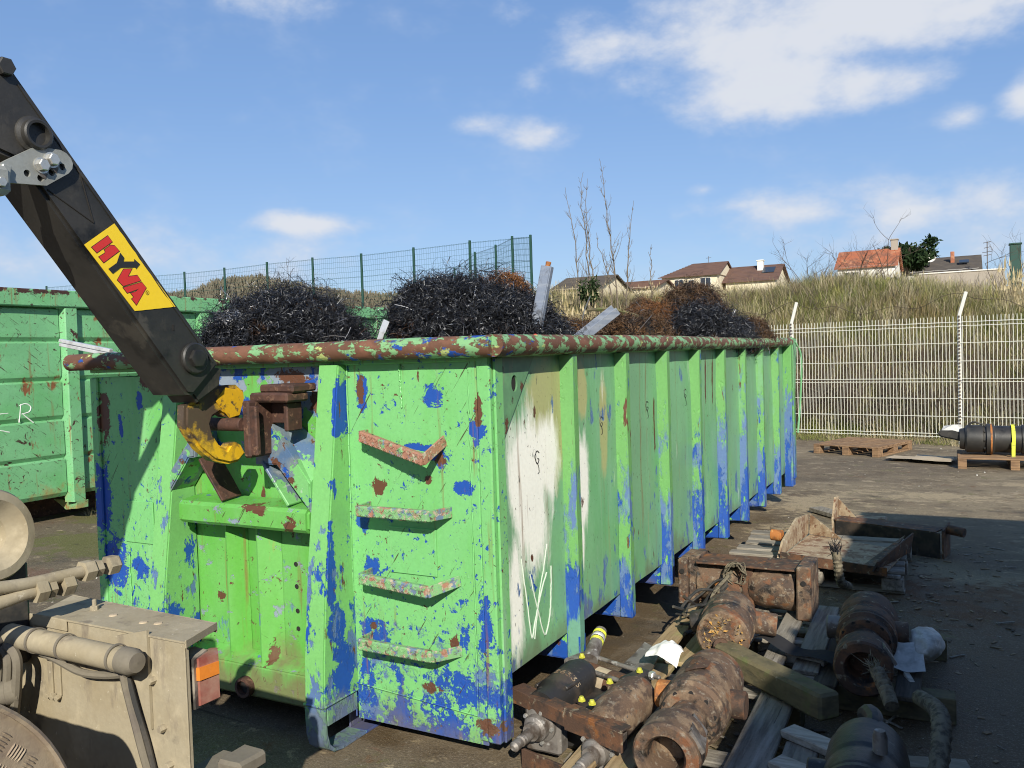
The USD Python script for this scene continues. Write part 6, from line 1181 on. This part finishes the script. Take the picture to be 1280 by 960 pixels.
obj('offcut', disp(fine(box((.72, 5.05, .05), (.98, 5.2, .10), .01), .05), .006, 9), 'iron_pale', t)
# frayed rope ends
def rope(label, pts, r, seed, fray=26, dark=False):
    rr = np.random.default_rng(seed); t = thing('rope_end', label, 'rope', pts[0]); p = curve(pts, 8); k = len(p); u = np.linspace(0, 6.28 * k / 6, k)
    obj('rope', tube(p, r * (1 + .12 * np.sin(u * 3)), 10), 'rope_tan', t); m = M(); d = p[-1] - p[-3]; d /= np.linalg.norm(d)
    for _ in range(fray):
        e = d + rr.normal(0, .45, 3); e /= np.linalg.norm(e); l = r * rr.uniform(1.2, 2.8); q = p[-1] + rr.normal(0, r * .4, 3); m.add(tube([q, q + e * l * .5, q + (e + rr.normal(0, .3, 3)) * l], [r * .12, r * .09, r * .04], 4, cap=False))
    obj('frayed_strands', m, 'cloth_black' if dark else 'rope_tan', t, kind='stuff')
rope('frayed rope end standing up beside the right flange of the axle housing', [(.97, 2.55, .17), (.94, 2.45, .22), (.93, 2.42, .32), (.92, 2.43, .40)], .026, 41, 40, True)
rope('frayed rope end coming out of the black swivel elbow', [(1.36, .42, .33), (1.33, .50, .37), (1.30, .56, .40)], .026, 42)
rope('thick frayed rope hanging beside the black swivel at the bottom edge', [(1.44, .62, .30), (1.50, .48, .32), (1.52, .30, .33), (1.515, .12, .27), (1.51, -.05, .20)], .030, 43, 30)
t = thing('black_strap', 'black cloth strap lying crumpled over the pallet boards', 'strap', (.8, 1.25, .15))
def strap(p, s, u): p = p.copy(); p[:, 2] += .03 * np.sin(s * 9) * (1 - s) + .018 * nz(p, 14, 3); return p
obj('strap', grid((.66, 1.30, .185), (.43, -.16, -.0), (.03, .11, .0), 30, 6, strap), 'cloth_black', t)
t = thing('plastic_bag', 'crumpled dirty white plastic bag lying beside the second swivel', 'bag', (1.38, 1.4, .14)); ic = trimesh.creation.icosphere(subdivisions=4, radius=1.0); v = ic.vertices * (.075, .14, .075) + (1.405, 1.46, .20)
obj('bag', (v + .030 * np.stack([nz(v + 5 * k, 13, k) for k in range(3)], 1) + .016 * np.stack([nz(v + 5 * k, 34, k + 4) for k in range(3)], 1), ic.faces), 'bag_white', t)
t = thing('paper_sheet', 'folded dirty paper sheet leaning against the plastic bag', 'paper', (1.32, 1.25, .14))
def sheet(p, s, u): p = p.copy(); p[:, 2] += .03 * np.abs(s - .45) + .008 * nz(p, 16, 2); return p
obj('sheet', grid((1.285, 1.27, .155), (.15, -.02, 0), (-.02, .14, .085), 10, 10, sheet), 'bag_white', t)
t = thing('wood_chip', 'short split stick lying below the paper sheet', 'stick', (1.4, 1.2, .13)); obj('stick', beam((1.355, 1.27, .15), (1.43, 1.10, .10), .025, .018, c=.003), 'wood_pale', t)

# ------------------------------------------------------------------ far right: pallets, cardboard, black motor
def pallet(label, o, yaw, Lx, Ly, mat, n=7):
    t = thing('pallet', label, 'pallet', o); c, s = math.cos(yaw), math.sin(yaw); R = np.array([[c, -s, 0], [s, c, 0], [0, 0, 1]]); o = np.array(o, float)
    def bx(name, a, b):
        m = box(a, b, .004); m.vertices = m.vertices @ R.T + o; obj(name, m, mat, t)
    for k in range(n): y = Ly * k / (n - 1) * .9; bx('board', (0, y, .122), (Lx, y + Ly * .105, .144))
    for x in (0, Lx / 2 - .05, Lx - .10):
        bx('stringer', (x, 0, .1), (x + .1, Ly, .1215))
        for y in (0, Ly / 2 - .07, Ly - .14): bx('block', (x, y, .0225), (x + .1, y + .14, .0995))
        bx('bottom_board', (x, 0, .0), (x + .1, Ly, .022))
    return t
pallet('empty brown wooden pallet lying in front of the white wire fence', (-.42, 10.42, 0), -.33, .98, 1.15, 'pallet_brown')
pallet('pale wooden pallet carrying the black motor at the right edge', (1.50, 9.20, 0), .02, 1.25, .85, 'pallet_brown')
t = thing('cardboard_sheet', 'torn pale cardboard sheets lying flat on the yard beside the far pallet', 'cardboard', (1.0, 9.75, 0))
def cb2(p, s, u): p = p.copy(); p[:, 2] += .02 * nz(p, 2.2, 4) + .02; return p
obj('sheet', disp(grid((.60, 9.72, .01), (.42, -.12, 0), (.10, .38, 0), 12, 8, cb2), .03, 3), 'cardboard', t); obj('sheet', disp(grid((.95, 9.55, .016), (.45, -.12, 0), (.04, .55, 0), 12, 8, cb2), .03, 3, 4), 'cardboard', t)
bm = thing('rotary_drive', 'big black cylindrical drive unit strapped to the pallet at the right edge', 'machine part', (1.9, 9.55, .145)); zo = .145 + .20; yo = 9.58
obj('body', disp(lathe([(.001, .0), (.155, .0), (.175, .02), (.178, .05), (.178, .20), (.165, .215), (.165, .235), (.195, .24), (.195, .31), (.175, .325), (.170, .34), (.170, .62), (.185, .63), (.185, .74), (.165, .75), (.001, .75)], (1.58, yo, zo), (1, .03, 0), 40), .003, 10), 'arm_black', bm)
obj('orange_band', lathe([(.1965, .285), (.1965, .305)], (1.58, yo, zo), (1, .03, 0), 40), 'iron_orange', bm)
obj('neck', lathe([(.001, -.06), (.13, -.06), (.14, .0), (.001, .0)], (1.58, yo, zo), (1, .03, 0), 28), 'arm_black', bm)
obj('arm', disp(fine(prism([(1.26, .40), (1.30, .36), (1.44, .335), (1.56, .30), (1.56, .42), (1.44, .455), (1.30, .45)], yo - .08, yo + .06, 1, c=.02), .06), .006, 9), 'arm_black', bm)
obj('arm_cover', disp(fine(hullof([(1.31, yo - .05, .45), (1.54, yo - .06, .43), (1.33, yo + .05, .50), (1.55, yo + .06, .52), (1.44, yo, .52)]), .05), .008, 12), 'bag_white', bm)
for k in range(10): a = k * .628; q = np.array([1.8895, yo + .01 + .18 * math.cos(a), zo + .18 * math.sin(a)]); obj('bolt', hexnut(q - (.08, 0, 0), (-1, 0, 0), .014, .012), 'arm_black', bm)
obj('hose', tube(curve([(1.62, yo, zo + .175), (1.68, yo - .02, zo + .22), (1.75, yo - .03, zo + .20), (1.78, yo, zo + .19)]), .012, 8), 'rubber', bm)
st = thing('lashing_strap', 'yellow lashing strap tied round the black drive unit', 'strap', (2.12, 9.4, .14))
obj('strap', J(lathe([(.190, .515), (.190, .555)], (1.58, yo, zo), (1, .03, 0), 40), beam((2.115, 9.385, .135), (2.115, 9.395, zo - .02), .04, .006, up=(0, 1, 0), c=.001)), 'paint_yellow_strap', st)

# ------------------------------------------------------------------ container behind the camera whose shade lies over the yard
t = thing('roll_off_container', 'tall grey steel container standing outside the picture to the right', 'container', (4.2, -1.5, 0))
obj('side_panel', J(box((3.02, -5.5, .2), (3.06, 2.0, 2.62), .01)), 'iron_dark', t); obj('side_panel', box((5.46, -5.5, .2), (5.5, 2.0, 2.62), .01), 'iron_dark', t)
obj('end_panel', box((3.065, 1.96, .2), (5.455, 2.0, 2.62), .01), 'iron_dark', t); obj('end_panel', box((3.065, -5.5, .2), (5.455, -5.46, 2.62), .01), 'iron_dark', t)
obj('roof_panel', box((3.065, -5.455, 2.56), (5.455, 1.955, 2.60), .01), 'iron_dark', t); obj('floor', box((3.065, -5.455, .2), (5.455, 1.955, .25), .01), 'iron_dark', t)
for y in np.arange(-5.2, 2.0, .8): obj('rib', box((2.96, y, .2), (3.018, y + .08, 2.6), .01), 'iron_dark', t)
for x in (3.4, 5.0): obj('skid', box((x, -5.4, 0), (x + .15, 1.9, .2), .01), 'iron_dark', t)
